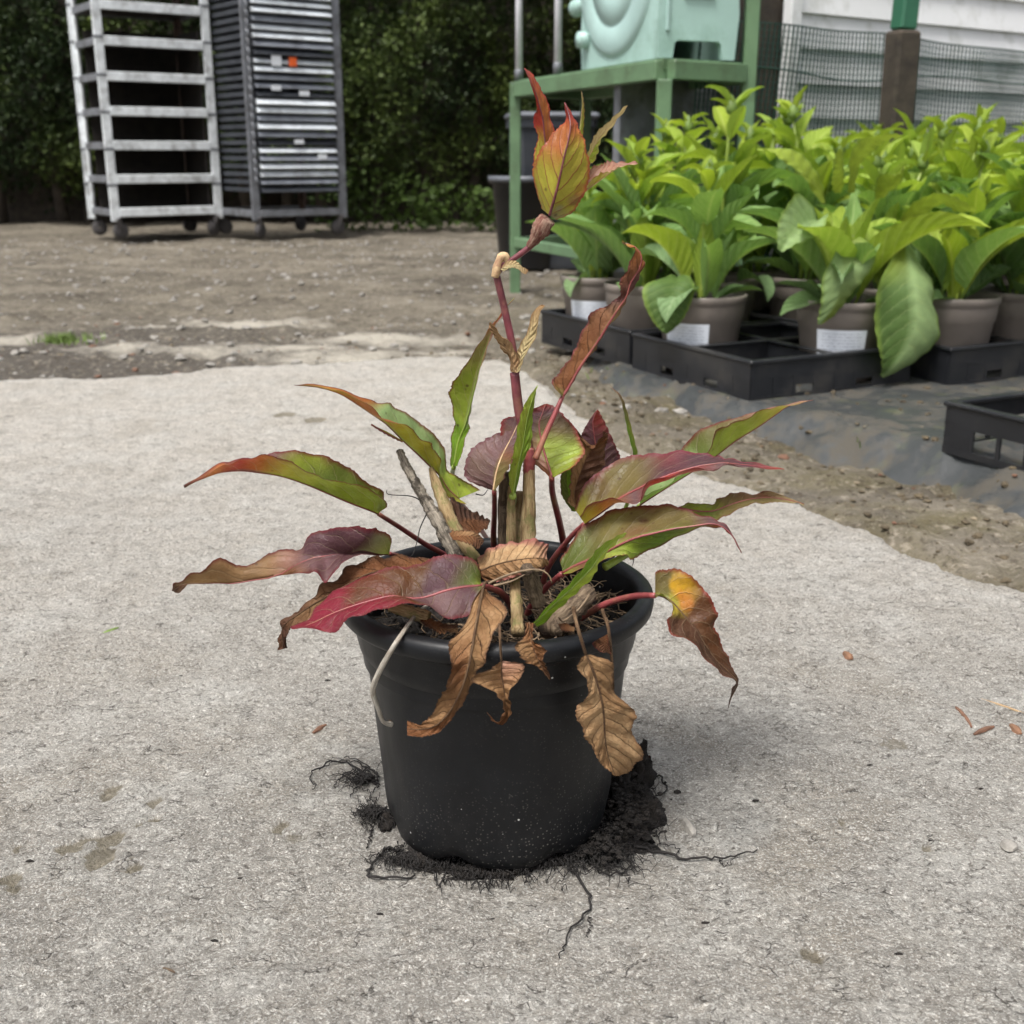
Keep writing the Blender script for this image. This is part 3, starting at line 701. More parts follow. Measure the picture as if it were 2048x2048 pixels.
# ================================================================== GREEN STAND, HOSE REEL, POLES, BINS
TZ = .72
TL, TN, TR = Vector((.012, 4.45)), Vector((.42, 3.42)), Vector((.685, 3.60))
TF = TR+(TL-TN)
def stand():
    root = thing('metal_stand', 'green painted angle-iron stand carrying the mint hose reel', 'stand', W(TN.x, TN.y))
    o = lambda p, z: (p.x-TN.x, p.y-TN.y, z)
    for nm, p, h in (('leg', TL, TZ-.002), ('leg', TN, TZ-.052), ('leg', TR, 1.7), ('leg', TF, TZ-.052)):
        MB().bar(o(p, -.03), o(p, h), .040, .040, (0, 1, 0), .003).build(nm, 'green_paint', root)
    for a, b in ((TL, TN), (TN, TR), (TR, TF), (TF, TL)):
        e = (b-a).normalized()*.022
        MB().bar(o(a+e, TZ-.026), o(b-e, TZ-.026), .036, .052, (0, 0, 1), .003).build('top_rail', 'green_paint', root)
    for a, b in ((TL, TN), (TN, TR), (TF, TL)):
        e = (b-a).normalized()*.022
        MB().bar(o(a+e, .16), o(b-e, .16), .03, .035, (0, 0, 1), .003).build('lower_rail', 'green_paint', root)
    c = MB(); q = [o(TL, TZ-.012), o(TN, TZ-.012), o(TR, TZ-.012), o(TF, TZ-.012)]
    qq = [Vector(v) for v in q]; ce = sum(qq, Vector())/4; qq = [ce+(v-ce)*.97 for v in qq]
    c.add([v+Vector((0, 0, .018)) for v in qq]+[v-Vector((0, 0, .012)) for v in qq], [(0, 1, 2, 3), (7, 6, 5, 4), (0, 4, 5, 1), (1, 5, 6, 2), (2, 6, 7, 3), (3, 7, 4, 0)])
    c.build('top_plate', 'green_paint', root)
stand()
def hose_reel():
    e = (TN-TL).normalized(); ang = math.atan2(e.y, e.x)
    base = TL+(TN-TL)*.72
    root = thing('hose_reel', 'mint green plastic hose reel with round drum on the green stand', 'hose reel', W(base.x+.115, base.y+.05, TZ+.0075), ang)
    # two side cheeks, a drum disc on the outer one, an end panel with a hand slot at its foot
    def slab(pts, axis, c, th, nm, m):
        n = len(pts); P3 = (lambda p, q, o: (p, o, q)) if axis == 'y' else (lambda p, q, o: (o, p, q))
        vs = [P3(p, q, c-th/2) for p, q in pts]+[P3(p, q, c+th/2) for p, q in pts]
        fs = [tuple(range(n)), tuple(range(2*n-1, n-1, -1))]+[((i+1) % n, i, n+i, n+(i+1) % n) for i in range(n)]
        return MB().add(vs, fs).build(nm, m, root)
    ch = [(-.25, 0), (-.26, .10), (-.25, .22), (-.20, .36), (-.08, .47), (.08, .47), (.18, .42), (.225, .30), (.235, .12), (.235, 0)]
    slab(ch, 'y', -.105, .022, 'side_panel', 'mint_plastic'); slab(ch, 'y', .105, .022, 'side_panel', 'mint_plastic')
    slab([(-.118, .0), (-.125, .10), (-.118, .30), (-.09, .46), (.09, .46), (.118, .30), (.135, .12), (.125, .0), (.085, .0), (.080, .040), (.070, .048), (-.060, .048), (-.070, .040), (-.075, .0)], 'x', .252, .024, 'end_panel', 'mint_plastic')
    MB().box((.268, 0, .26), (.010, .10, .20), None, .004).build('panel_rib', 'mint_dull', root)
    MB().box((.267, -.095, .22), (.006, .012, .30), None, .003).build('panel_rib', 'mint_dull', root)
    def ring(prof, y, nm, m, par):
        mb = MB(); mb.lathe(prof, 40); me = mb.mesh(nm, m)
        return link(nm, me, par, None, Matrix.Translation((-.02, y, .265)) @ Matrix.Rotation(math.pi/2, 4, 'X'))
    ring([(.001, .010), (.055, .010), (.060, .005), (.075, .005), (.080, .009), (.150, .009), (.153, .005), (.163, .005), (.166, .009), (.225, .009), (.238, .005), (.245, -.002)], -.118, 'drum_face', 'mint_dull', root)
    ring([(.085, -.09), (.15, -.09), (.165, -.06), (.17, 0), (.165, .06), (.15, .09), (.085, .09)], 0, 'hose_coil', 'hose_grey', root)
    MB().bar((-.19, -.095, .11), (-.19, .095, .11), .05, .05, (0, 0, 1), .01).build('cross_brace', 'mint_dull', root)
    mb = MB(); mb.lathe([(.001, -.07), (.020, -.07), (.027, -.060), (.027, -.025), (.020, -.015), (.020, .015), (.027, .025), (.027, .05), (.001, .06)], 16)
    link('knob', mb.mesh('knob', 'mint_plastic'), root, None, Matrix.Translation((-.275, -.10, .19)) @ Matrix.Rotation(math.pi/2, 4, 'Y'))
    mb = MB(); mb.lathe([(.001, -.03), (.02, -.03), (.025, -.02), (.025, .02), (.001, .025)], 14)
    link('knob', mb.mesh('knob', 'mint_plastic'), root, None, Matrix.Translation((-.215, -.125, .085)) @ Matrix.Rotation(math.pi/2, 4, 'X'))
    s = MB()
    for z in (.30, .36): s.tube([(-.10, -.135, z), (0, -.150, z+.05), (.10, -.135, z+.02)], .008, 6)
    s.build('grip_bar', 'mint_plastic', root, True)
hose_reel()
for k, (px, lb, f) in enumerate(((1037, 'thin white metal pole standing at the corner of the green stand', .03), (1113, 'thin white metal pole rising beside the hose reel knob', .34))):
    b = TL+(TN-TL)*f
    root = thing('metal_pole', lb, 'pole', W(b.x, b.y+.004, TZ+.0065), 0)
    MB().tube([(0, 0, 0), (.0, 0, .3), (-.004, 0, 1.0)], [.013, .0125, .012], 10).build('tube', 'pole_white', root, True)
    MB().lathe([(.001, -.001), (.0155, -.001), (.0155, .03), (.013, .034)], 10).build('ferrule', 'galvanised_dull', root, True)
def wheelie(x, D, rz, s, m, lid, label):
    root = thing('wheelie_bin', label, 'bin', W(x, D, -.012), rz)
    h = .92*s; a, b = .25*s, .20*s
    mb = MB()
    pr = [(a*.82, b*.8, .0), (a*.84, b*.82, .02), (a, b, h*.95), (a*1.06, b*1.06, h*.95), (a*1.06, b*1.06, h)]
    for (p, q, z) in pr: mb.v += [(p*i, q*j, z) for i, j in ((-1, -.85), (-.85, -1), (.85, -1), (1, -.85), (1, .85), (.85, 1), (-.85, 1), (-1, .85))]
    for r in range(4):
        for i in range(8): mb.f.append((r*8+i, r*8+(i+1) % 8, r*8+8+(i+1) % 8, r*8+8+i))
    mb.f += [tuple(range(7, -1, -1)), tuple(range(32, 40))]
    mb.build('body', m, root)
    MB().box((0, 0, h+.024*s), (a*2.2, b*2.25, .045*s), None, .015).build('lid', lid, root)
    MB().bar((-a*.8, b*1.3, h*.93), (a*.8, b*1.3, h*.93), .03*s, .03*s, (0, 0, 1), .006).build('handle', m, root)
wheelie(.17, 5.35, .15, .68, 'bin_grey', 'bin_lid', 'dark grey wheeled bin with lighter lid behind the green stand')
wheelie(.72, 5.6, -.1, .80, 'bin_grey', 'bin_lid', 'taller dark grey bin behind the stand and leafy plants')
root = thing('plant_tub', 'large black plastic tub standing left of the green stand leg', 'tub', W(.065, 5.3, -.012))
MB().lathe([(.001, .0), (.115, .0), (.12, .01), (.15, .36), (.165, .362), (.168, .385), (.160, .392), (.150, .388), (.148, .30), (.001, .29)], 32).build('wall', 'bin_black', root, True)
MB().lathe([(.160, .372), (.1695, .372), (.1705, .393), (.160, .396)], 32).build('rim', 'bin_lid', root, True)

# ================================================================== TRAYS
U = Vector((.935, .345, 0)).normalized(); VV = Vector((-.345, .935, 0)); VV = Vector((-.55, .83, 0)).normalized()
VV = Vector((-U.y, U.x, 0)); VV = (VV*.9+Vector((-.55, .83, 0))*.1).normalized(); VV = Vector((-U.y, U.x, 0))
TA = math.atan2(U.y, U.x)+.12
def tray(x, D, label, group=None, nx=2, ny=2, w=.42, d=.42, rz=None, windows=False):
    root = thing('carry_tray', label, 'tray', W(x, D, .002), TA if rz is None else rz, group)
    h = .085; t = .005
    mb = MB()
    for y in (t/2, d-t/2): mb.box((w/2, y, h-.004), (w+.012, .016, .008), None, .002)
    for x_ in (t/2, w-t/2): mb.box((x_, d/2, h-.0035), (.016, d-.008, .007), None, .002)
    mb.build('rim', 'tray_plastic', root)
    def wall(a, b, nm):
        a = Vector(a); b = Vector(b); e = (b-a); L = e.length; e.normalize(); m = MB()
        o_ = tuple(e.cross(Vector((0, 0, 1)))); Zv = lambda z: Vector((0, 0, z))
        m.bar(a+Zv(.064), b+Zv(.064), .036, .004, o_)
        m.bar(a+Zv(.006), b+Zv(.006), .012, .005, o_)
        n = 8
        for i in range(n):
            solid = (i in (0, 7)) if windows else i not in (2, 5)
            if solid: m.bar(a+e*(L*(i+.01)/n)+Zv(.029), a+e*(L*(i+.99)/n)+Zv(.029), .034, .0036, o_)
            else: m.bar(a+e*(L*(i+.0)/n)+Zv(.029), a+e*(L*(i+.14)/n)+Zv(.029), .034, .0042, o_)
            if not solid and not windows: m.bar(a+e*(L*(i+.14)/n)+Zv(.037), a+e*(L*(i+1)/n)+Zv(.037), .018, .0036, o_)
        m.build(nm, 'tray_plastic', root)
    wall((0, 0, 0), (w, 0, 0), 'side_wall'); wall((w, 0, 0), (w, d, 0), 'side_wall'); wall((w, d, 0), (0, d, 0), 'side_wall'); wall((0, d, 0), (0, 0, 0), 'side_wall')
    m = MB()
    for i in range(1, nx): m.box((w*i/nx, d/2, .055), (.006, d-.012, .04), None, .001)
    for i in range(1, ny): m.box((w/2, d*i/ny, .0595), (w-.012, .006, .039), None, .001)
    for i in range(1, nx): m.box((w*i/nx, d/2, .0825), (.018, d-.02, .004), None, .001)
    for i in range(1, ny): m.box((w/2, d*i/ny, .0820), (w-.02, .018, .004), None, .001)
    m.build('divider', 'tray_plastic', root)
    m = MB()
    for i in range(nx):
        for j in range(ny):
            cx, cy = w*(i+.5)/nx, d*(j+.5)/ny
            m.lathe([(.045, .002), (.092, .002), (.092, .006), (.045, .006), (.045, .002)], 16, (cx, cy, 0))
    m.build('cell_floor', 'tray_plastic', root)
    return root
GT = 'black pot carrying trays'
tray(.466, 2.25, 'black carrying tray with one empty cell holding two taupe pots at the sheet edge', GT)
tray(.91, 2.41, 'black carrying tray under the broad hanging leaf, beside the half-empty tray', GT)
tray(.27, 2.66, 'black carrying tray behind the half-empty tray, below the green stand', GT)
tray(.90, 1.49, 'empty black carrying tray lying alone on the ground sheet', GT, windows=True)
for (x, D) in ((.69, 2.82), (1.11, 2.93), (.56, 3.24), (.98, 3.34), (1.40, 3.42)):
    tray(x, D, 'black carrying tray hidden among the leafy plants in the rear rows', 'trays among the rear rows')

# ================================================================== NURSERY POTS AND LEAFY PLANTS
def pot_prof(r, h):
    return [(.001, .004), (r*.70, .004), (r*.74, .0), (r*.76, .004), (r*.90, h*.68), (r*.935, h*.70), (r*.955, h*.86), (r*.965, h*.90), (r*1.0, h*.915), (r*1.0, h*.985), (r*.985, h), (r*.95, h), (r*.93, h*.96), (r*.90, h*.88)]
pot_me = MB().lathe(pot_prof(.098, .168), 40).mesh('wall', 'taupe_plastic')
soil_mb = MB(); nS = 24
sv = [(0, 0, .155)]; sf = []
for ri in range(1, 5):
    for j in range(nS): a = 2*math.pi*j/nS; r = .090*ri/4; sv.append((r*math.cos(a), r*math.sin(a), .150+random.uniform(-.004, .006)))
for j in range(nS): sf.append((0, 1+j, 1+(j+1) % nS))
for ri in range(3):
    for j in range(nS): a = 1+ri*nS+j; b = 1+ri*nS+(j+1) % nS; sf.append((a, a+nS, b+nS, b))
soil_me = soil_mb.add(sv, sf).mesh('soil', 'peat')
def label_mesh():
    r0, h0, h1 = .098*.80, .040, .112
    vs = []; fs = []; uvs = []; n = 12
    for j in range(n+1):
        a = -.60+1.20*j/n
        for z in (h0, h1):
            r = .098*(.76+(.90-.76)*z/(.168*.68))+.0012; vs.append((r*math.sin(a), -r*math.cos(a), z)); uvs.append((j/n, 0 if z == h0 else 1))
    for j in range(n): fs.append((2*j, 2*j+2, 2*j+3, 2*j+1))
    me = bpy.data.meshes.new('printed_label'); me.from_pydata(vs, [], fs); ul = me.uv_layers.new(name='UVMap')
    for l in me.loops: ul.data[l.index].uv = uvs[l.vertex_index]
    me.materials.append(MT['printed_label']); me.shade_smooth(); return me
label_me = label_mesh()
def nursery_pot(x, D, label, lab=None, group=None, rz=0.):
    root = thing('plant_pot', label, 'pot', W(x, D, .012), rz, group)
    link('wall', pot_me, root); link('soil', soil_me, root)
    if lab is not None: o = link('printed_label', label_me, root); o.rotation_euler = (0, 0, lab-rz)
    return root

def green_leaf(m, wd=.34, arch=.9, fold=.25, n=12, h=3, stalk=.12, wave=.012, blunt=.7):
    """leaf of unit length growing along +x, arching over in z; origin at its foot"""
    vs = []; fs = []; uvs = []; x = z = 0.; th = 0.
    pts = []
    for i in range(n+1):
        u = i/n; pts.append((x, z, th)); ds = 1/n; th = -arch*(u**1.4)*1.6; x += ds*math.cos(th); z += ds*math.sin(th)
    W_ = 2*h+1; sd = random.random()*9
    for i, (x, z, th) in enumerate(pts):
        u = i/n; t = max(0, (u-stalk)/(1-stalk)); wdt = .012*(1-u)+.5*wd*(math.sin(math.pi*min(1, t**blunt))**.85 if 0 < t < 1 else 0)
        for j in range(-h, h+1):
            v = j/h; fz = abs(v)*fold*wdt*1.6+wave*math.sin(u*19+sd+v*2)*abs(v)*(1 if t > 0 else 0)
            fy = v*wdt*(1-.15*fold*abs(v))
            vs.append((x-math.sin(th)*fz, fy, z+math.cos(th)*fz)); uvs.append((u, (v+1)/2))
    for i in range(n):
        for j in range(W_-1): a = i*W_+j; fs.append((a, a+W_, a+W_+1, a+1))
    me = bpy.data.meshes.new('leaf'); me.from_pydata(vs, [], fs); ul = me.uv_layers.new(name='UVMap')
    for l in me.loops: ul.data[l.index].uv = uvs[l.vertex_index]
    me.materials.append(MT[m]); me.shade_smooth(); return me
LV = {}
for m in ('leaf_young', 'leaf_mid', 'leaf_old'):
    LV[m] = [green_leaf(m, w_, a_, f_, stalk=s_) for w_, a_, f_, s_ in ((.36, .45, .35, .2), (.31, .95, .5, .22), (.40, .7, .3, .18), (.27, .2, .6, .12), (.42, 1.35, .3, .28), (.23, .9, .7, .1))]
bud_me = MB().lathe([(.001, 0), (.010, .003), (.014, .012), (.012, .024), (.006, .036), (.001, .044)], 8).mesh('bud', 'leaf_bud' if 'leaf_bud' in MT else 'sprig_green')
def place_leaf(root, me, p, az, el, L, roll=0., wsc=1.):
    M = Matrix.Translation(p) @ Matrix.Rotation(az, 4, 'Z') @ Matrix.Rotation(-el, 4, 'Y') @ Matrix.Rotation(roll, 4, 'X') @ Matrix.Diagonal((L, L*wsc, L, 1))
    return link('leaf', me, root, None, M)
def leafy_plant(x, D, label, height, nb, ns, spread=1., group=None, seed=0, young=.5, avoid=None):
    random.seed(seed)
    root = thing('leafy_plant', label, 'plant', W(x, D, .162), random.uniform(0, 6.28) if avoid is None else 0., group)
    for i in range(nb):                            # basal leaves: steep fans arching over, a few lower ones drooping
        az = 2.4*i+random.uniform(-.4, .4); t = i/max(1, nb-1)
        el = R(22+20*random.random()) if t < .22 else R(46+40*t)+random.uniform(-.12, .12)
        L = (.17 if t < .22 else .20+.12*math.sin(math.pi*min(1, t*1.05)))*spread*random.uniform(.85, 1.15)
        m = 'leaf_old' if t < .30 else ('leaf_mid' if t < .70-young*.30 or random.random() < .25 else 'leaf_young')
        me = LV[m][random.choice((0, 2, 4)) if t < .22 else random.choice((0, 1, 1, 2, 5) if t < .75 else (0, 3, 5, 3))]
        r = random.uniform(.008, .030); place_leaf(root, me, (r*math.cos(az), r*math.sin(az), -.008), az, el, L, random.uniform(-.45, .45), random.uniform(.85, 1.1))
    for s in range(ns):
        az0 = random.uniform(0, 6.28); ln = random.uniform(.04, .22); hh = height*random.uniform(.78, 1.05)
        pts = [Vector((math.cos(az0)*(.015+ln*hh*q*q), math.sin(az0)*(.015+ln*hh*q*q), -.01+hh*q)) for q in (0, .25, .5, .75, 1.)]
        MB().tube(pts, [.0055, .005, .0045, .004, .003], 7).build('stem', 'petiole_green', root, True)
        npair = 5
        for k in range(1, npair+1):
            q = .18+.82*k/npair; p = Vector((math.cos(az0)*(.015+ln*hh*q*q), math.sin(az0)*(.015+ln*hh*q*q), -.01+hh*min(q, 1.)))
            L = (.19*(1-q)+.075)*spread*random.uniform(.85, 1.2)
            for sd in (0, 1):
                az = az0+k*1.57+sd*math.pi+random.uniform(-.3, .3)
                m = 'leaf_young' if q > .62 or random.random() < young*.5 else 'leaf_mid'
                place_leaf(root, LV[m][random.choice((0, 1, 3, 5))], p, az, R(random.uniform(32, 66))+.15*q, L*1.1, random.uniform(-.3, .3))
        for k in range(4):
            place_leaf(root, LV['leaf_young'][random.choice((3, 5))], pts[-1]-Vector((0, 0, .012)), az0+k*1.6, R(random.uniform(55, 80)), random.uniform(.045, .075)*spread)
        link('bud', bud_me, root, pts[-1]-Vector((0, 0, .004)))
    return root
GP = 'taupe nursery pots'; GL = 'leafy green perennials in the rear rows'
U_ = Vector((math.cos(TA), math.sin(TA), 0)); V_ = Vector((-math.sin(TA), math.cos(TA), 0))
def cell(x, D, i, j, w=.42): 
    p = Vector((x, D, 0))+U_*(w*(i+.5)/2)+V_*(w*(j+.5)/2); return p.x, p.y
pB = cell(.466, 2.25, 0, 1); pC = cell(.466, 2.25, 1, 0); pD = cell(.91, 2.41, 0, 0); pE = cell(.91, 2.41, 1, 0); pA = cell(.27, 2.66, 0, 1)
nursery_pot(*pB, 'taupe pot half hidden by a hanging heart-shaped leaf, in the half-empty tray', -.55)
nursery_pot(*pC, 'taupe pot with a white printed label below a drooping pointed leaf', -.22)
nursery_pot(*pD, 'taupe pot just behind the broad hanging leaf')
nursery_pot(*pE, 'taupe pot in the far cell of the tray beyond the broad hanging leaf')
nursery_pot(*pA, 'taupe pot with a white label in the tray by the green stand leg', -.35)
leafy_plant(*pA, 'leafy green perennial by the stand leg with spreading lower leaves', .30, 18, 2, .85, seed=3, young=.3)
leafy_plant(*pB, 'leafy green perennial with one tall stem and a heart-shaped leaf hanging over its pot', .34, 9, 1, .95, seed=5, young=.3)
leafy_plant(*pC, 'bright yellow-green perennial with arching leaves in the labelled pot', .17, 18, 0, .95, seed=8, young=1.)
leafy_plant(*pD, 'leafy perennial with pale underside leaf and broad hanging leaf over the tray', .26, 12, 1, .9, seed=13, young=.9)
leafy_plant(*pE, 'leafy green perennial in the pot beyond the broad hanging leaf', .34, 20, 3, 1.1, seed=19, young=.5)
k = 0
for (x, D) in ((.69, 2.82), (1.11, 2.93), (.56, 3.24), (.98, 3.34), (1.40, 3.42), (.27, 2.66), (.91, 2.41)):
    for i in (0, 1):
        for j in (0, 1):
            if (x, D) == (.27, 2.66) and (i, j) in ((0, 1),): continue
            if (x, D) == (.91, 2.41) and j == 0: continue
            if (x, D) == (.56, 3.24) and (i, j) != (1, 0): continue
            c = cell(x, D, i, j); k += 1
            if (k*7) % 10 == 3 and D > 2.9: continue
            nursery_pot(*c, 'taupe nursery pot buried among leafy plants in the rear rows', None, 'pots in the rear rows')
            leafy_plant(*c, 'leafy green perennial massed with its neighbours before the shed', random.Random(k).uniform(.29, .38)+(.08 if k % 6 == 1 else 0), 10, 3, 1.0, GL, seed=100+k, young=.45)

# ------------------------------------------------------------------ shaped leaves given by three lines: one edge, midrib, other edge
PAL = dict(G=(.23, .29, .030), g=(.31, .41, .050), y=(.36, .33, .040), o=(.38, .125, .030), r=(.33, .035, .022), p=(.105, .045, .058), P=(.155, .085, .088), m=(.165, .130, .045), n=(.20, .085, .045),
           b=(.165, .068, .025), B=(.085, .038, .02), t=(.31, .185, .088), T=(.43, .29, .155), k=(.045, .022, .015), c=(.21, .014, .033), v=(.115, .15, .03), Y=(.60, .34, .02), O=(.52, .17, .025), w=(.50, .42, .22),
           q=(.24, .235, .13), x=(.36, .19, .14), e=(.15, .28, .018), h=(.27, .39, .16), d=(.085, .155, .035), u=(.105, .040, .013))
MR = (.15, .014, .022); MD = (.09, .045, .025)
def leaf_mesh(rows, Y, dA, dB, cols, mcol=MR, mw=.10, mm='leaf_live', n=120, h=7, tooth=.0014, rip=.0010, bulge=(0., 0.), spot=None, seed=0, view=None, margin=1.):
    """rows: (mid xy, A xy, B xy) in photograph pixels (or a zoomed view of it); Y = depth profile along the midrib; dA, dB = how far each edge stands nearer/farther"""
    crump = .0034 if mm == 'leaf_dead' else 0.
    rows = np.asarray(rows, float).reshape(-1, 6)
    if view: 
        rows = rows*view[2]; rows[:, 0::2] += view[0]; rows[:, 1::2] += view[1]
    q = crom(rows, n)
    def prof(a): return crom(np.asarray(a, float).reshape(-1, 1), n)[:, 0] if isinstance(a, (list, tuple)) else np.full(n, a)
    Ym = prof(Y); A_ = Ym+prof(dA); B_ = Ym+prof(dB)
    mid = np.array([at(q[i, 0], q[i, 1], Ym[i]) for i in range(n)]); ea = np.array([at(q[i, 2], q[i, 3], A_[i]) for i in range(n)]); eb = np.array([at(q[i, 4], q[i, 5], B_[i]) for i in range(n)])
    rg = np.random.default_rng(seed+50)
    L = np.linalg.norm(np.diff(mid, axis=0), axis=1).sum(); arc = np.linspace(0, L, n)
    vs = []; cs = []; uvs = []
    us = np.linspace(0, 1, n); cu = [c[0] for c in cols]
    cA = np.stack([np.interp(us, cu, [PAL[c[1]][k] for c in cols]) for k in range(3)], -1); cB = np.stack([np.interp(us, cu, [PAL[c[2]][k] for c in cols]) for k in range(3)], -1)
    tan = np.gradient(mid, axis=0); tan /= np.linalg.norm(tan, axis=1)[:, None]+1e-9
    ph = rg.uniform(0, 6.28, 4)
    for i in range(n):
        fade = min(1, i/5, (n-1-i)/5)
        for side, e, cc, bg_ in ((-1, ea, cA, bulge[0]), (1, eb, cB, bulge[1])):
            d = e[i]-mid[i]; wl = np.linalg.norm(d); nr = np.cross(tan[i], d/(wl+1e-9))
            tt = (1-((arc[i]/.0030+ph[0]) % 1))*tooth*fade*min(1, wl/.006)*(.4+.6*rg.random())
            rag = vn(np.array([arc[i]/.006+ph[1]*9+side*40]), np.array([seed*3.1]))[0]*tooth*2.2*fade
            ew = e[i]+(d/(wl+1e-9))*(tt+rag)
            rng_ = range(h, 0, -1) if side < 0 else range(0, h+1)
            for j in rng_:
                t = j/h; p = mid[i]+(ew-mid[i])*t
                wv = math.sin((arc[i]-t*wl*.55)/L*2*math.pi*8+ph[2])*rip*t*(1-.3*t)*min(1, wl/.01)*fade
                wv += rip*1.3*t*t*math.sin(arc[i]/.017+ph[3]+side)*fade*min(1, wl/.01)
                p = p+nr*side*(bg_*wl*4*t*(1-t)) + nr*side*wv
                if crump: p = p+nr*side*crump*t*(mnoise.noise((p[0]*75+seed, p[1]*75, p[2]*75))+.5*mnoise.noise((p[0]*190+seed, p[1]*190, p[2]*190)))
                vs.append(tuple(p)); v = side*t; uvs.append((i/(n-1), (v+1)/2))
                c = cc[i].copy(); nz = mnoise.noise((p[0]*70+seed, p[1]*70, p[2]*70))
                mk = np.clip((t-(1-mw*(1.2+.9*nz)))/(mw*.9+1e-6), 0, 1)*margin
                if wl < .004: mk *= .5
                mid_f = max(0, 1-t*5)
                c = c*(1+.22*nz); c = c+(np.array(mcol)-c)*mk
                n2 = mnoise.noise((p[0]*30+seed*2, p[1]*30+4, p[2]*30))
                c = c+(np.array(cA[i] if side > 0 else cB[i])-c)*np.clip(n2*.5, 0, .35)*(1-mk)*(0. if mm == 'leaf_nursery' else 1.)
                if spot:
                    for (su, sv_, sr, sc, sa) in spot:
                        rr = math.hypot((i/(n-1)-su)/sr, (v-sv_)/(sr*4)); f = np.clip((1.25+.5*nz-rr)/.5, 0, 1)*sa; c = c+(np.array(PAL[sc])-c)*f
                cs.append((*np.clip(c, .002, 1), 1))
    Wd = 2*h+1
    fs = [(i*Wd+j, (i+1)*Wd+j, (i+1)*Wd+j+1, i*Wd+j+1) for i in range(n-1) for j in range(Wd-1)]
    me = bpy.data.meshes.new('leaf'); me.from_pydata(vs, [], fs)
    ul = me.uv_layers.new(name='UVMap'); uva = np.array(uvs, np.float32); li = np.empty(len(me.loops), np.int32); me.loops.foreach_get('vertex_index', li); ul.data.foreach_set('uv', uva[li].ravel())
    ca = me.color_attributes.new('Col', 'FLOAT_COLOR', 'POINT'); ca.data.foreach_set('color', np.array(cs, np.float32).ravel())
    me.materials.append(MT[mm]); me.shade_smooth()
    return me, mid
def pxpath(pts, view, Y0, Y1, end_z=None, n=14):
    """tube path through pixels; depth runs from Y0 to Y1 (or to the point where it meets height end_z)"""
    P = np.asarray(pts, float)
    if view: P = P*view[2]+np.array(view[:2])
    if end_z is not None:
        e = atz(P[-1, 0], P[-1, 1], end_z); Y1 = e.y
    q = crom(P, n)
    if isinstance(Y0, (list, tuple)):
        yy = crom(np.array(Y0, float).reshape(-1, 1), n)[:, 0]; return [at(q[i, 0], q[i, 1], yy[i]) for i in range(n)]
    return [at(q[i, 0], q[i, 1], Y0+(Y1-Y0)*i/(n-1)) for i in range(n)]
SOILZ = .150
def hero_leaf(plant, rows, Y, dA, dB, cols, petiole=None, pr=.0016, pm='petiole_pink', midrib='petiole_pink', mr=.0008, label=None, pview=None, pend=SOILZ, pY=None, **k):
    me, mid = leaf_mesh(rows, Y, dA, dB, cols, **k)
    lf = link('leaf', me, plant)
    if label: lf['label'] = label
    if midrib:
        ii = np.linspace(0, len(mid)-1, 26).astype(int); MB().tube([Vector(mid[i]) for i in ii], [mr*(1-.75*q/25) for q in range(26)], 6).build_uv('midrib', midrib, lf, 6)
    if petiole:
        Y0 = Y[0] if isinstance(Y, (list, tuple)) else Y
        p = pxpath(petiole, pview or k.get('view'), pY or Y0, Y0, None if pY else pend); nn = len(p)
        MB().tube(p, [pr*(.75+.45*(i/(nn-1))) for i in range(nn)], 8).build_uv('petiole', pm, lf, 8)
    return lf

# shaped leaves on the nursery plants behind
vC = (1400, 0, 648/1932)
def nursery_leaf(rows, Y, dA, dB, cols, view, label, seed, holder, **k):
    me, mid = leaf_mesh(rows, Y, dA, dB, cols, view=view, mm='leaf_nursery', n=40, h=5, tooth=.0, rip=.003, mcol=(.2, .3, .05), mw=.04, seed=seed, **k)
    o = link('leaf', me, holder); o['label'] = label
    o.matrix_parent_inverse = Matrix.Translation(holder.location).inverted() if holder.rotation_euler.z == 0 else (Matrix.Translation(holder.location) @ Matrix.Rotation(holder.rotation_euler.z, 4, 'Z')).inverted()
def find(label): return next(o for o in bpy.data.objects if o.get('label') == label)
hD = find('leafy perennial with pale underside leaf and broad hanging leaf over the tray'); hC = find('bright yellow-green perennial with arching leaves in the labelled pot')
hB = find('leafy green perennial with one tall stem and a heart-shaped leaf hanging over its pot')
YD = pC[1]+CY-.10
nursery_leaf([1220, 1430, 1215, 1430, 1225, 1430, 1250, 1540, 1110, 1600, 1320, 1590, 1275, 1680, 1060, 1720, 1380, 1690, 1290, 1800, 1040, 1850, 1400, 1800, 1290, 1930, 1050, 1960, 1420, 1940, 1240, 2060, 1060, 2080, 1400, 2060, 1150, 2190, 1090, 2160, 1300, 2140, 1080, 2240, 1080, 2235, 1090, 2240],
             [YD+.10, YD+.06, YD+.02, YD, YD-.01, YD-.015, YD-.02, YD-.02], -.02, .05, [(0, 'G', 'h'), (.3, 'd', 'h'), (1, 'd', 'h')], vC, 'broad green leaf hanging over the tray', 1, hD, bulge=(-.1, .1))
nursery_leaf([830, 1400, 800, 1390, 870, 1390, 850, 1500, 810, 1480, 1030, 1460, 860, 1620, 740, 1640, 1040, 1560, 840, 1750, 720, 1760, 930, 1720, 790, 1850, 710, 1880, 860, 1820, 720, 1935, 705, 1935, 740, 1925],
             [YD+.09, YD+.04, YD+.0, YD-.01, YD-.015, YD-.02], -.015, .02, [(0, 'h', 'G'), (.4, 'h', 'h'), (1, 'h', 'G')], vC, 'pale pointed leaf drooping over the labelled pot', 2, hC)
vB = (1000, 400, 600/1932)
YB = pB[1]+CY-.11
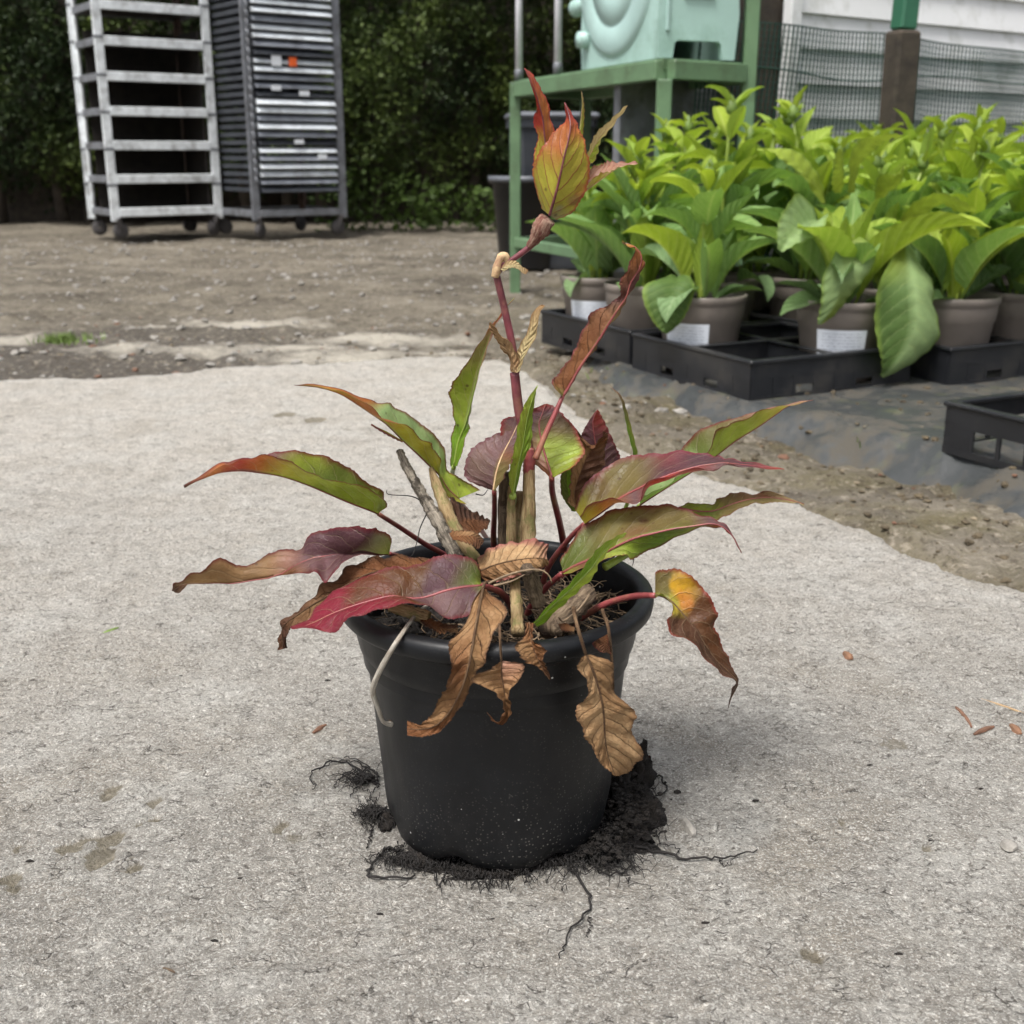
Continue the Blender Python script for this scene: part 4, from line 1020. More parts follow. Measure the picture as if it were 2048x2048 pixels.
nursery_leaf([1140, 500, 1100, 480, 1190, 480, 1130, 560, 930, 560, 1250, 540, 1110, 680, 930, 670, 1240, 640, 1090, 790, 1000, 800, 1180, 760, 1070, 860, 1060, 860, 1085, 858],
             [YB+.06, YB+.02, YB, YB-.01, YB-.012], 0., .01, [(0, 'd', 'd'), (1, 'd', 'd')], vB, 'heart-shaped leaf hanging over the pot', 3, hB, bulge=(.12, .12))
nursery_leaf([740, 1300, 730, 1290, 750, 1280, 640, 1350, 590, 1150, 770, 1290, 560, 1400, 480, 1290, 690, 1400, 480, 1500, 460, 1480, 500, 1500],
             [YD+.10, YD+.04, YD+.0, YD-.02], -.01, -.02, [(0, 'h', 'h'), (1, 'h', 'h')], vC, 'pale green leaf tilted on the near side of its plant', 4, hC)
for q, (rows, c, s) in enumerate((
    ([740, 1210, 730, 1215, 750, 1205, 660, 1060, 630, 1080, 700, 1040, 560, 960, 540, 985, 620, 925, 430, 905, 430, 915, 480, 885, 340, 890, 338, 893, 345, 886], 'gg', 5),
    ([900, 1150, 880, 1150, 920, 1150, 930, 960, 890, 950, 960, 990, 1000, 860, 970, 830, 1030, 900, 1090, 815, 1080, 795, 1110, 850, 1200, 810, 1190, 805, 1200, 820], 'gg', 6),
    ([1200, 1320, 1190, 1310, 1210, 1330, 1300, 1240, 1280, 1200, 1330, 1290, 1420, 1180, 1400, 1150, 1440, 1230, 1540, 1220, 1540, 1190, 1540, 1260, 1650, 1250, 1650, 1240, 1640, 1260], 'gg', 7),
    ([1300, 1380, 1290, 1370, 1310, 1390, 1400, 1310, 1390, 1280, 1410, 1350, 1510, 1300, 1520, 1270, 1500, 1350, 1600, 1350, 1620, 1330, 1570, 1370, 1665, 1420, 1670, 1410, 1655, 1420], 'gg', 8),
    ([820, 1150, 800, 1150, 840, 1150, 820, 1050, 780, 1060, 860, 1050, 835, 960, 800, 970, 862, 960, 838, 880, 832, 885, 845, 885], 'gg', 9),
    ([1070, 1180, 1040, 1190, 1100, 1180, 1130, 1090, 1060, 1060, 1190, 1100, 1190, 1030, 1160, 1040, 1212, 1020, 1215, 985, 1212, 985, 1217, 987], 'gg', 10))):
    nursery_leaf(rows, [YD+.10, YD+.06, YD+.03, YD+.01], -.01, .02, [(0, 'G', 'G'), (.4, c[0], c[1]), (1, c[0], c[1])], vC, 'arching yellow-green leaf rising from the labelled pot', s, hC)

# ================================================================== THE BLACK POT
def black_pot():
    root = thing('plant_pot', 'black plastic pot standing on the concrete with roots creeping from beneath', 'pot')
    h = .178; n = 96
    prof = [(.030, .006, 0), (.070, .005, 0), (.0775, .0, 1), (.0800, .002, 1), (.0822, .010, 1), (.0835, .022, .3), (.0846, .04, 0), (.0880, .08, 0), (.0918, .124, 0), (.0945, .1365, 0), (.0972, .1400, 0), (.0985, .146, 0), (.1010, .163, 0), (.1022, .1665, 0)]
    vs = []; fs = []; k = len(prof)
    for j in range(n):
        a = 2*math.pi*j/n
        sc = max(0, math.cos(a*7+.9))**2*.006+max(0, math.sin(a*3+1.0))*.003
        dent = .0012*math.sin(a*3+.5)+.0008*math.sin(a*5)
        for r, z, f in prof: vs.append(((r+dent*(1-z/.2))*math.cos(a), (r+dent*(1-z/.2))*math.sin(a), z+sc*f+.002))
    for j in range(n):
        jj = (j+1) % n
        for i in range(k-1): fs.append((j*k+i, jj*k+i, jj*k+i+1, j*k+i+1))
    MB().add(vs, fs).build('wall', 'pot_black', root, True)
    rim = [(.1015, .1655), (.1068, .1660), (.1092, .1690), (.1100, .1735), (.1092, .1778), (.1060, .1802), (.1015, .1806), (.0990, .1785), (.0978, .1735), (.0962, .150), (.094, .130)]
    MB().lathe(rim, 96, (0, 0, .0)).build('rim', 'pot_black', root, True)
    # compost: rough dished surface
    vs = [(0, 0, SOILZ)]; fs = []; nr = 22; na = 72
    for i in range(1, nr+1):
        for j in range(na):
            a = 2*math.pi*j/na; r = .0968*i/nr; x, y = r*math.cos(a), r*math.sin(a)
            z = SOILZ-.004+.006*mnoise.noise((x*40, y*40, 1))+.006*mnoise.noise((x*110, y*110, 4))+.004*mnoise.noise((x*240, y*240, 7))+.008*(1-i/nr)
            vs.append((x, y, z))
    for j in range(na): fs.append((0, 1+j, 1+(j+1) % na))
    for i in range(nr-1):
        for j in range(na): a = 1+i*na+j; b = 1+i*na+(j+1) % na; fs.append((a, a+na, b+na, b))
    MB().add(vs, fs).build('soil', 'peat', root, True)
    mb = MB()
    for i in range(420):
        a = random.uniform(0, 6.28); r = .093*math.sqrt(random.random()); V, F = STN[random.randrange(10)]; s = random.uniform(.0012, .004)
        mb.add(V*s+np.array([r*math.cos(a), r*math.sin(a), SOILZ+.003+random.uniform(-.002, .004)]), F)
    o = mb.build('soil_crumbs', 'peat', root); o['kind'] = 'stuff'
random.seed(21)
black_pot()

# ================================================================== THE PLANT IN IT
plant = thing('potted_plant', 'reddening perennial with leaves turning purple and brown in the black pot', 'plant', (0, 0, 0))
v1 = (320, 860, 500/1932); v4 = (560, 740, 420/1932); v7 = (780, 740, 500/1932); v3 = (1140, 760, 500/1932); v8 = (1050, 760, 600/1932); vp = (680, 1040, 660/1932); vt = (960, 120, 340/1932); vm = (860, 460, 460/1932)
H = hero_leaf
# left side
H(plant, [757, 1028, 760, 1024, 762, 1022, 735, 1019, 772, 1002, 770, 985, 700, 1006, 716, 968, 748, 975, 655, 987, 668, 962, 712, 950, 610, 968, 630, 952, 665, 920, 560, 952, 592, 936, 618, 907, 520, 946, 548, 913, 572, 900, 486, 942, 512, 913, 524, 911, 450, 944, 470, 921, 474, 919, 425, 950, 437, 933, 438, 931, 368, 973, 368, 972, 368, 974],
  [.02, .01, -.005, -.02, -.03, -.035], -.016, .022, [(0, 'G', 'G'), (.35, 'G', 'v'), (.5, 'y', 'G'), (.62, 'o', 'P'), (.75, 'r', 'p'), (.9, 'o', 'o'), (1, 'k', 'k')], [(757, 1028), (800, 1055), (850, 1088), (893, 1112), (925, 1140)], .0021, seed=1, bulge=(-.05, .05))
H(plant, [1770, 955, 1770, 950, 1768, 962, 1690, 962, 1785, 850, 1690, 978, 1560, 935, 1700, 785, 1560, 992, 1440, 960, 1640, 738, 1425, 1012, 1380, 955, 1475, 730, 1370, 1075, 1280, 975, 1300, 763, 1285, 1150, 1180, 990, 1150, 838, 1205, 1090, 1040, 1050, 1070, 918, 1120, 1090, 900, 1130, 900, 928, 960, 1118, 700, 1165, 760, 1008, 740, 1128, 560, 1187, 600, 1068, 580, 1138, 430, 1182, 440, 1012, 440, 1150, 330, 1187, 300, 1098, 320, 1158, 200, 1190, 200, 1118, 210, 1166, 140, 1220, 108, 1178, 150, 1262, 90, 1235, 88, 1232, 92, 1238],
  [-.02, -.025, -.03, -.03, -.035, -.04], [-.01, -.012, .01, .005, -.01, -.008], [.0, -.015, -.02, .006, .012, .004], [(0, 'G', 'c'), (.12, 'q', 'p'), (.2, 'p', 'p'), (.42, 'p', 'P'), (.5, 'x', 'b'), (.56, 't', 'b'), (.8, 't', 'b'), (.93, 'B', 'B'), (1, 'k', 'k')],
  [(1770, 955), (1850, 975), (1960, 1010), (2150, 1080)], .0019, view=v1, seed=2, bulge=(.12, .06), rip=.0016)
H(plant, [876, 1130, 876, 1122, 876, 1140, 830, 1135, 829, 1112, 840, 1158, 780, 1140, 780, 1112, 790, 1154, 735, 1148, 735, 1119, 742, 1162, 690, 1172, 690, 1148, 702, 1190, 640, 1200, 643, 1178, 656, 1216, 600, 1226, 600, 1212, 616, 1238, 568, 1250, 559, 1244, 581, 1258, 564, 1272, 556, 1272, 574, 1276, 566, 1298, 559, 1300, 573, 1297],
  [-.035, -.04, -.045, -.05, -.05], [.012, .012, .006], [-.004, -.006, -.004], [(0, 'b', 'B'), (.3, 'b', 'b'), (.6, 'B', 't'), (.8, 'B', 'B'), (1, 'B', 'k')], None, mm='leaf_dead', mcol=MD, seed=3, bulge=(-.3, -.3), rip=.0018, midrib='dead_rib')
H(plant, [965, 1172, 962, 1165, 962, 1178, 930, 1174, 957, 1132, 955, 1207, 890, 1182, 925, 1110, 935, 1230, 850, 1195, 880, 1110, 898, 1238, 815, 1197, 842, 1128, 858, 1217, 783, 1192, 815, 1132, 822, 1210, 740, 1202, 768, 1140, 772, 1218, 700, 1214, 714, 1164, 732, 1227, 665, 1227, 671, 1186, 692, 1237, 630, 1244, 637, 1214, 660, 1264, 604, 1254, 615, 1240, 625, 1254, 581, 1256, 581, 1254, 583, 1258],
  [-.068, -.075, -.08, -.085, -.085], [.012, .018, .02, .014], [-.012, -.016, -.012, -.010], [(0, 'G', 'v'), (.08, 'v', 'p'), (.2, 'p', 'P'), (.28, 'p', 'P'), (.33, 'u', 'P'), (.42, 'u', 'u'), (.5, 'u', 'c'), (.62, 'u', 'c'), (.7, 'c', 'c'), (1, 'c', 'c')],
  [(965, 1172), (1000, 1184), (1025, 1215), (1034, 1240)], .0026, seed=4, bulge=(.05, .08), mr=.0012)
H(plant, [1640, 1185, 1720, 1240, 1840, 1105, 1540, 1090, 1530, 1140, 1650, 985, 1465, 965, 1475, 930, 1540, 930, 1380, 885, 1478, 820, 1492, 740, 1250, 760, 1400, 712, 1430, 605, 1130, 650, 1280, 630, 1300, 495, 980, 500, 1130, 508, 1150, 378, 850, 410, 985, 485, 1005, 308, 700, 310, 895, 378, 890, 290, 550, 220, 700, 240, 710, 236, 350, 160, 420, 155, 420, 150, 130, 140, 131, 139, 131, 141],
  [.035, .03, .025, .015, .005, .0, -.005], [-.008, -.012, -.012, -.004], [.012, .018, .018, .004], [(0, 'y', 'g'), (.15, 'G', 'g'), (.25, 'y', 'h'), (.5, 'y', 'h'), (.62, 'o', 'h'), (.75, 'o', 'o'), (.9, 'y', 'o'), (1, 'B', 'B')],
  [(1620, 1175), (1720, 1290), (1850, 1470), (1960, 1640)], .0018, view=v4, seed=5, bulge=(-.05, .04), mw=.07)
H(plant, [838, 500, 838, 500, 838, 500, 980, 585, 985, 570, 975, 590, 1130, 660, 1135, 648, 1125, 668], [.012, .012], 0., .004, [(0, 'k', 'k'), (.4, 'y', 'B'), (1, 'y', 'o')], None, view=v4, seed=31, n=30, h=3, tooth=.0003)
H(plant, [200, 1990, 172, 1985, 232, 1980, 230, 1810, 182, 1790, 282, 1790, 265, 1710, 212, 1645, 322, 1690, 300, 1625, 204, 1525, 327, 1600, 342, 1460, 170, 1390, 350, 1470, 387, 1260, 182, 1292, 396, 1270, 427, 1100, 283, 1165, 438, 1105, 477, 950, 388, 1000, 486, 955, 532, 810, 478, 850, 540, 815, 620, 670, 595, 682, 627, 675, 710, 570, 708, 568, 712, 572],
  [.04, .04, .035, .03, .03, .025], [.006, .004, -.006, -.008], [-.004, .0, .006, .006], [(0, 'e', 'e'), (.22, 'e', 'e'), (.3, 'g', 'h'), (.55, 'G', 'w'), (.75, 'm', 'x'), (.88, 'r', 'r'), (1, 'r', 'r')],
  [(200, 1990), (190, 2100), (260, 2400), (420, 2750)], .0022, pm='petiole_green', midrib='petiole_green', view=vm, seed=6, mw=.06)
# tall twisted leaf on the right of the stem
H(plant, [1115, 1395, 1100, 1392, 1120, 1396, 1160, 1330, 1030, 1275, 1166, 1332, 1250, 1170, 1110, 1180, 1257, 1172, 1330, 1050, 1220, 980, 1341, 1052, 1420, 920, 1262, 852, 1430, 922, 1500, 790, 1390, 698, 1522, 792, 1590, 650, 1500, 630, 1604, 660, 1650, 560, 1590, 560, 1692, 512, 1685, 445, 1600, 488, 1742, 430, 1755, 330, 1640, 368, 1798, 300, 1775, 230, 1735, 208, 1786, 232, 1722, 140, 1708, 132, 1730, 138, 1610, 103, 1610, 102, 1611, 105],
  [.01, .012, .01, .005, .005, .01], [-.004, .010, .006, -.004, -.006], [.004, .006, .004, .006, .002], [(0, 'v', 'c'), (.08, 'b', 'c'), (.3, 'b', 'm'), (.45, 'n', 'w'), (.55, 'p', 'n'), (.68, 'n', 'p'), (.8, 'b', 'o'), (.93, 'o', 'o'), (1, 'y', 'w')],
  [(1115, 1395), (1050, 1540), (960, 1740), (885, 1925)], .0019, view=vm, seed=7, mm='leaf_dead', mcol=(.16, .04, .05), midrib='petiole_pink', mr=.0011, pend=.272, rip=.0016)
# tip cluster
H(plant, [740, 1250, 620, 1240, 880, 1250, 755, 1080, 618, 1080, 865, 1060, 740, 940, 660, 890, 845, 850, 715, 680, 628, 700, 795, 690, 680, 540, 632, 560, 772, 495, 640, 400, 612, 400, 702, 350, 580, 250, 562, 230, 620, 200, 500, 93, 497, 97, 510, 92],
  [.022, .022, .018, .012], [.0, .0, -.004], [.004, .008, .008], [(0, 'y', 'y'), (.25, 'y', 'o'), (.4, 'r', 'o'), (.6, 'r', 'o'), (1, 'r', 'r')], None, view=vt, mm='leaf_top', rip=.0004, seed=8, mcol=(.42, .03, .04), midrib='stem_red', mr=.0007)
H(plant, [1140, 900, 1115, 900, 1165, 900, 1163, 600, 1150, 600, 1182, 590, 1150, 345, 1149, 346, 1152, 346], [.02, .022], 0, .004, [(0, 'g', 'g'), (.5, 'w', 'y'), (1, 'w', 'w')], None, view=vt, seed=9, n=30, h=3, midrib=None, tooth=.0003)
H(plant, [1190, 1180, 1180, 1170, 1200, 1190, 1240, 1090, 1218, 1060, 1255, 1195, 1305, 970, 1270, 915, 1345, 1060, 1400, 830, 1360, 785, 1385, 910, 1520, 700, 1500, 668, 1530, 722, 1680, 515, 1678, 514, 1682, 517], [.012, .014, .016, .018], -.004, .006, [(0, 'g', 'g'), (.4, 'w', 'g'), (.7, 'w', 'w'), (1, 'w', 'w')], None, view=vt, seed=10, mm='leaf_top', mcol=(.35, .25, .12), midrib='papery', mr=.0005)
H(plant, [1150, 1540, 1150, 1535, 1160, 1530, 1200, 1490, 1220, 1400, 1232, 1248, 1335, 1390, 1352, 1282, 1382, 1183, 1500, 1270, 1472, 1258, 1455, 1163, 1620, 1205, 1562, 1210, 1585, 1183, 1800, 1178, 1800, 1174, 1800, 1180], [.01, .01, .012, .012], -.006, .010, [(0, 'w', 'x'), (.4, 'y', 'x'), (.7, 'w', 'x'), (1, 'x', 'x')], None, view=vt, seed=11, mm='leaf_top', mcol=(.28, .10, .07), midrib='papery', mr=.0005)
H(plant, [790, 1765, 700, 1690, 865, 1815, 820, 1660, 640, 1530, 1060, 1720, 855, 1540, 606, 1330, 1165, 1560, 905, 1340, 640, 1150, 1218, 1340, 950, 1130, 705, 985, 1215, 1100, 1000, 930, 850, 830, 1175, 900, 1027, 750, 960, 715, 1105, 750, 1010, 620, 985, 640, 1058, 630, 960, 480, 955, 484, 968, 480],
  [.0, -.006, -.010, -.006, .002], [.012, .012, .006], [.006, .008, .004], [(0, 'y', 'q'), (.15, 'y', 'y'), (.35, 'y', 'y'), (.55, 'o', 'y'), (.7, 'o', 'o'), (.85, 'r', 'r'), (1, 'r', 'r')], None, view=vt, mm='leaf_top', rip=.0003, seed=12, mcol=(.34, .05, .03), mw=.05, midrib='stem_red', mr=.0010, spot=[(.22, .75, .05, 'n', .7), (.3, .8, .04, 'r', .4), (.12, .35, .05, 'q', .7)])
# centre
H(plant, [800, 930, 790, 930, 815, 940, 820, 800, 590, 830, 900, 810, 855, 690, 605, 640, 945, 720, 895, 605, 730, 545, 985, 620, 950, 500, 900, 470, 1000, 520, 985, 420, 980, 420, 990, 420],
  [-.004, .0, .01, .02], [.004, .010, .008], [-.012, -.012, .0], [(0, 'p', 'm'), (.3, 'P', 'm'), (.5, 'P', 'n'), (.7, 'P', 'P'), (1, 'P', 'P')], [(805, 935), (808, 1100), (800, 1290), (815, 1500)], .0022, view=v7, seed=13, mcol=(.13, .035, .05), midrib='papery', mr=.0008, bulge=(.05, .05))
H(plant, [1252, 825, 1238, 832, 1266, 830, 1212, 700, 1035, 655, 1435, 722, 1172, 560, 868, 560, 1495, 615, 1152, 420, 884, 390, 1420, 450, 1180, 330, 1010, 345, 1300, 308, 1202, 262, 1192, 263, 1215, 261],
  [.006, .016, .026, .032], [.004, -.002, .0], [-.008, -.004, .006], [(0, 'o', 'G'), (.15, 'x', 'G'), (.4, 'x', 'g'), (.55, 'P', 'm'), (.8, 'p', 'p'), (1, 'r', 'r')], [(1250, 825), (1255, 950), (1310, 1180), (1345, 1380), (1330, 1560)], .0026, view=v7, seed=14, mcol=(.26, .025, .035), midrib='petiole_pink', mr=.0010, bulge=(.08, .08))
H(plant, [948, 970, 925, 900, 972, 950, 982, 780, 930, 780, 1030, 705, 1025, 580, 968, 600, 1088, 560, 1058, 380, 1000, 390, 1095, 380, 1095, 240, 1045, 250, 1122, 200, 1142, 118, 1139, 119, 1144, 120],
  [-.004, -.004, -.002, .0], [-.004, -.006, .0], [.002, .004, .002], [(0, 'g', 'e'), (.5, 'g', 'e'), (1, 'g', 'G')], [(948, 970), (945, 1100), (938, 1300), (940, 1450)], .0034, pm='petiole_green', view=v7, seed=15, midrib='petiole_green', mr=.0006, tooth=.0003, margin=.2, mw=.05)
H(plant, [1600, 900, 1480, 900, 1760, 880, 1600, 740, 1490, 720, 1765, 680, 1585, 550, 1485, 560, 1745, 590, 1568, 400, 1510, 440, 1690, 450, 1605, 303, 1580, 330, 1625, 330], [.05, .052, .055], .0, .008, [(0, 'p', 'p'), (.5, 'p', 'p'), (.85, 'p', 'r'), (1, 'r', 'r')], None, view=v7, seed=16, midrib='petiole_pink', mr=.0008)
H(plant, [1450, 1085, 1400, 1040, 1490, 1000, 1430, 950, 1392, 900, 1560, 900, 1480, 780, 1420, 760, 1610, 800, 1540, 650, 1440, 470, 1650, 680, 1610, 560, 1540, 600, 1672, 545, 1660, 480, 1655, 478, 1690, 490], [.02, .025, .03, .03], [-.006, -.008, -.004], [-.004, .006, .0], [(0, 't', 'b'), (.3, 't', 'B'), (.6, 't', 'B'), (.8, 'b', 'b'), (1, 'B', 'B')], None, view=v7, seed=17, mm='leaf_dead', mcol=MD, midrib=None, rip=.0014, tooth=.0014)
H(plant, [1425, 1095, 1400, 1090, 1450, 1090, 1385, 960, 1340, 960, 1425, 940, 1370, 830, 1333, 800, 1420, 800, 1385, 720, 1380, 715, 1400, 720], [.035, .04], 0., 0., [(0, 'v', 'e'), (1, 'v', 'e')], None, view=v7, seed=18, n=40, midrib=None)
# right side
H(plant, [115, 1108, 35, 1000, 75, 1055, 230, 1028, 118, 830, 185, 948, 330, 957, 248, 700, 300, 905, 410, 900, 430, 608, 440, 935, 545, 832, 560, 573, 520, 945, 640, 785, 700, 556, 590, 800, 820, 715, 880, 545, 790, 740, 1000, 665, 1055, 560, 1000, 690, 1110, 650, 1140, 590, 1095, 716, 1190, 640, 1210, 612, 1195, 660, 1340, 655, 1335, 640, 1345, 666, 1500, 670, 1500, 660, 1500, 678, 1655, 688, 1655, 686, 1655, 690],
  [.0, -.002, -.008, -.012, -.015, -.018], [.016, .03, .03, .014, .003], [-.014, -.018, -.018, -.010, -.002], [(0, 'y', 'y'), (.12, 'm', 'o'), (.3, 'm', 'P'), (.45, 'p', 'r'), (.7, 'p', 'P'), (.85, 'p', 'p'), (1, 'r', 'r')],
  [(115, 1108), (0, 1220), (-170, 1450), (-230, 1680)], .0021, view=v3, seed=19, mcol=(.20, .03, .05), mr=.0011, bulge=(.06, .12), spot=[(.1, -.6, .06, 'B', .5), (.05, -.3, .05, 'G', .6)])
H(plant, [850, 990, 848, 985, 860, 1000, 1000, 1015, 920, 953, 990, 1065, 1120, 1010, 1090, 965, 1110, 1075, 1250, 960, 1160, 895, 1220, 1032, 1400, 920, 1280, 864, 1400, 965, 1550, 910, 1460, 880, 1550, 952, 1700, 930, 1545, 858, 1720, 955, 1810, 958, 1810, 955, 1810, 964],
  [.0, -.01, -.01, -.012], [.01, .012, .0], [-.008, -.010, .0], [(0, 'G', 'G'), (.25, 'G', 'v'), (.4, 'm', 'm'), (.7, 'n', 'm'), (1, 'w', 'w')], [(850, 990), (650, 1100), (200, 1330), (-100, 1560)], .0016, view=v3, seed=20, mw=.06)
H(plant, [540, 965, 543, 890, 550, 880, 700, 862, 625, 865, 600, 795, 880, 748, 785, 772, 730, 685, 1010, 668, 900, 688, 830, 600, 1130, 587, 1072, 545, 885, 515, 1280, 472, 1165, 388, 1000, 395, 1450, 367, 1340, 322, 1180, 312, 1600, 262, 1500, 228, 1350, 268, 1700, 197, 1690, 183, 1600, 203, 1880, 155, 1880, 152, 1880, 157],
  [.05, .045, .04, .035, .03], [-.012, -.016, -.008], [.014, .022, .006], [(0, 'e', 'h'), (.35, 'e', 'h'), (.45, 'G', 'v'), (.65, 'G', 'm'), (.85, 'y', 'x'), (1, 'x', 'x')], [(540, 965), (450, 1050), (300, 1200), (60, 1480)], .0018, pm='petiole_green', midrib='petiole_pink', view=v3, seed=21, mw=.06)
H(plant, [510, 640, 490, 640, 530, 640, 505, 560, 488, 560, 525, 560, 468, 400, 450, 400, 485, 410, 430, 250, 420, 250, 440, 250, 390, 130, 385, 132, 396, 130, 310, 50, 309, 51, 312, 50], [.045, .045, .045], -.003, .003, [(0, 'e', 'e'), (.4, 'e', 'G'), (.7, 'm', 'm'), (1, 'x', 'x')], [(510, 640), (500, 780), (380, 1100), (150, 1480)], .0016, pm='petiole_green', view=v3, seed=22, n=40, h=3, midrib=None, tooth=.0002, margin=.2)
H(plant, [-60, 1495, -80, 1400, -55, 1500, 40, 1435, -20, 1300, 90, 1450, 200, 1370, 110, 1128, 240, 1395, 340, 1295, 250, 1038, 420, 1350, 500, 1222, 420, 973, 480, 1375, 640, 1187, 600, 963, 610, 1308, 800, 1150, 780, 972, 770, 1232, 950, 1130, 920, 1022, 945, 1156, 1100, 1110, 1080, 1078, 1110, 1142, 1200, 1150, 1190, 1118, 1192, 1168, 1265, 1220, 1270, 1214, 1258, 1228, 1325, 1338, 1327, 1335, 1322, 1340],
  [-.02, -.028, -.035, -.04, -.045], [.012, .026, .026, .010, .0], [-.006, -.006, .012, .010, .0], [(0, 'v', 'G'), (.12, 'v', 'n'), (.25, 'm', 'g'), (.5, 'm', 'e'), (.62, 'm', 'g'), (.72, 'P', 'o'), (.88, 'p', 'o'), (1, 'm', 'B')],
  [(-60, 1495), (-180, 1600), (-300, 1750), (-340, 1860)], .0024, view=v3, seed=23, mr=.0012, bulge=(.08, .05), spot=[(.42, -.55, .02, 'B', .9), (.38, -.2, .06, 'n', .5)])
H(plant, [60, 1570, 45, 1570, 80, 1590, 200, 1430, 185, 1410, 230, 1460, 310, 1330, 295, 1290, 340, 1370, 420, 1220, 400, 1165, 450, 1270, 500, 1110, 480, 1075, 490, 1180, 600, 1025, 590, 1012, 590, 1050, 655, 985, 654, 984, 656, 987], [-.088, -.084, -.08, -.076], -.004, .006, [(0, 'e', 'e'), (.5, 'e', 'g'), (1, 'g', 'G')], None, view=v8, seed=24, midrib='petiole_green', tooth=.0003, margin=.2)
H(plant, [838, 1388, 838, 1240, 846, 1400, 880, 1390, 880, 1232, 892, 1385, 940, 1425, 970, 1225, 946, 1450, 1000, 1490, 1090, 1285, 960, 1500, 1060, 1560, 1185, 1395, 918, 1552, 1110, 1620, 1228, 1500, 985, 1645, 1150, 1690, 1225, 1600, 1065, 1665, 1220, 1790, 1280, 1720, 1150, 1775, 1290, 1860, 1330, 1830, 1250, 1885, 1370, 1950, 1382, 1935, 1345, 1945, 1330, 2040, 1345, 2000, 1320, 2000, 1308, 2115, 1309, 2113, 1307, 2113],
  [-.07, -.08, -.09, -.09, -.085], [.006, .008, .0], [-.006, -.012, -.004], [(0, 'm', 'G'), (.15, 'm', 'G'), (.24, 'Y', 'y'), (.34, 'u', 'B'), (.6, 'u', 'B'), (.8, 'B', 'B'), (1, 'k', 'k')],
  [(838, 1388), (700, 1392), (500, 1450), (300, 1570), (230, 1590)], .0024, view=v8, seed=25, mm='leaf_live', mcol=(.22, .03, .02), midrib='dead_rib', mr=.0009, spot=[(.20, -.5, .055, 'Y', .95), (.27, -.35, .05, 'O', .7), (.2, -.08, .04, 'y', .9), (.10, -.7, .06, 'm', .8)], rip=.0014)
# dead leaves over the front of the pot
H(plant, [835, 400, 815, 410, 860, 405, 810, 540, 720, 615, 975, 530, 778, 720, 640, 730, 885, 690, 752, 860, 662, 848, 825, 850, 712, 990, 622, 985, 775, 950, 645, 1118, 592, 1035, 695, 1110, 565, 1200, 538, 1148, 592, 1228, 480, 1225, 468, 1192, 512, 1264, 392, 1222, 392, 1172, 394, 1264],
  [-.085, -.105, -.119, -.120, -.118, -.116, -.114], [-.003, -.004, .004], [.006, .004, -.004], [(0, 't', 'b'), (.15, 't', 't'), (.4, 'b', 't'), (.7, 't', 'b'), (1, 'b', 'b')], [(835, 400), (850, 370), (900, 370), (980, 480), (1000, 560)], .0012, pm='dead_rib', view=vp, seed=26, mm='leaf_dead', mcol=MD, midrib='dead_rib', mr=.0010, rip=.0012, bulge=(-.12, -.12), tooth=.0012)
H(plant, [815, 300, 800, 215, 862, 370, 900, 265, 880, 165, 930, 358, 1000, 240, 980, 128, 1020, 335, 1110, 225, 1100, 118, 1110, 305, 1180, 225, 1185, 140, 1185, 280, 1218, 235, 1215, 165, 1222, 265], [-.035, -.045, -.045, -.035], [.022, .026, .022], [-.002, -.004, .0], [(0, 't', 'b'), (.2, 'T', 't'), (.6, 'T', 't'), (1, 'x', 't')], None, view=vp, seed=27, mm='leaf_dead', mcol=(.28, .10, .09), mw=.16, midrib='dead_rib', mr=.0006, rip=.0008, bulge=(.06, -.1), tooth=.0008)
H(plant, [945, 830, 925, 835, 955, 828, 945, 900, 900, 870, 1065, 848, 957, 970, 785, 942, 1050, 930, 970, 1060, 905, 1010, 995, 1010, 978, 1130, 958, 1120, 1008, 1110, 930, 1192, 905, 1180, 955, 1208, 862, 1128, 856, 1125, 868, 1145], [-.119, -.121, -.120, -.118], [-.006, -.010, -.002], [.0, -.006, .0], [(0, 't', 'x'), (.4, 't', 't'), (.8, 'b', 'b'), (1, 'b', 'b')], [(945, 830), (938, 720), (935, 640), (930, 590), (928, 550)], .0009, pY=[-.119, -.120, -.114, -.08, -.02], pm='dead_rib', view=vp, seed=28, mm='leaf_dead', mcol=MD, midrib='dead_rib', mr=.0007, rip=.0014, tooth=.0014)
H(plant, [1108, 600, 1080, 605, 1140, 605, 1118, 690, 1070, 690, 1130, 690, 1135, 760, 1018, 735, 1195, 748, 1165, 830, 1070, 830, 1202, 810, 1190, 880, 1150, 862, 1212, 870, 1228, 934, 1224, 934, 1230, 932], [-.105, -.118, -.120, -.119], [-.002, -.008, -.002], [-.006, -.004, .0], [(0, 'b', 'b'), (.4, 't', 'b'), (1, 'b', 'B')], None, view=vp, seed=29, mm='leaf_dead', mcol=MD, midrib='dead_rib', mr=.0007, rip=.0014, tooth=.0014)
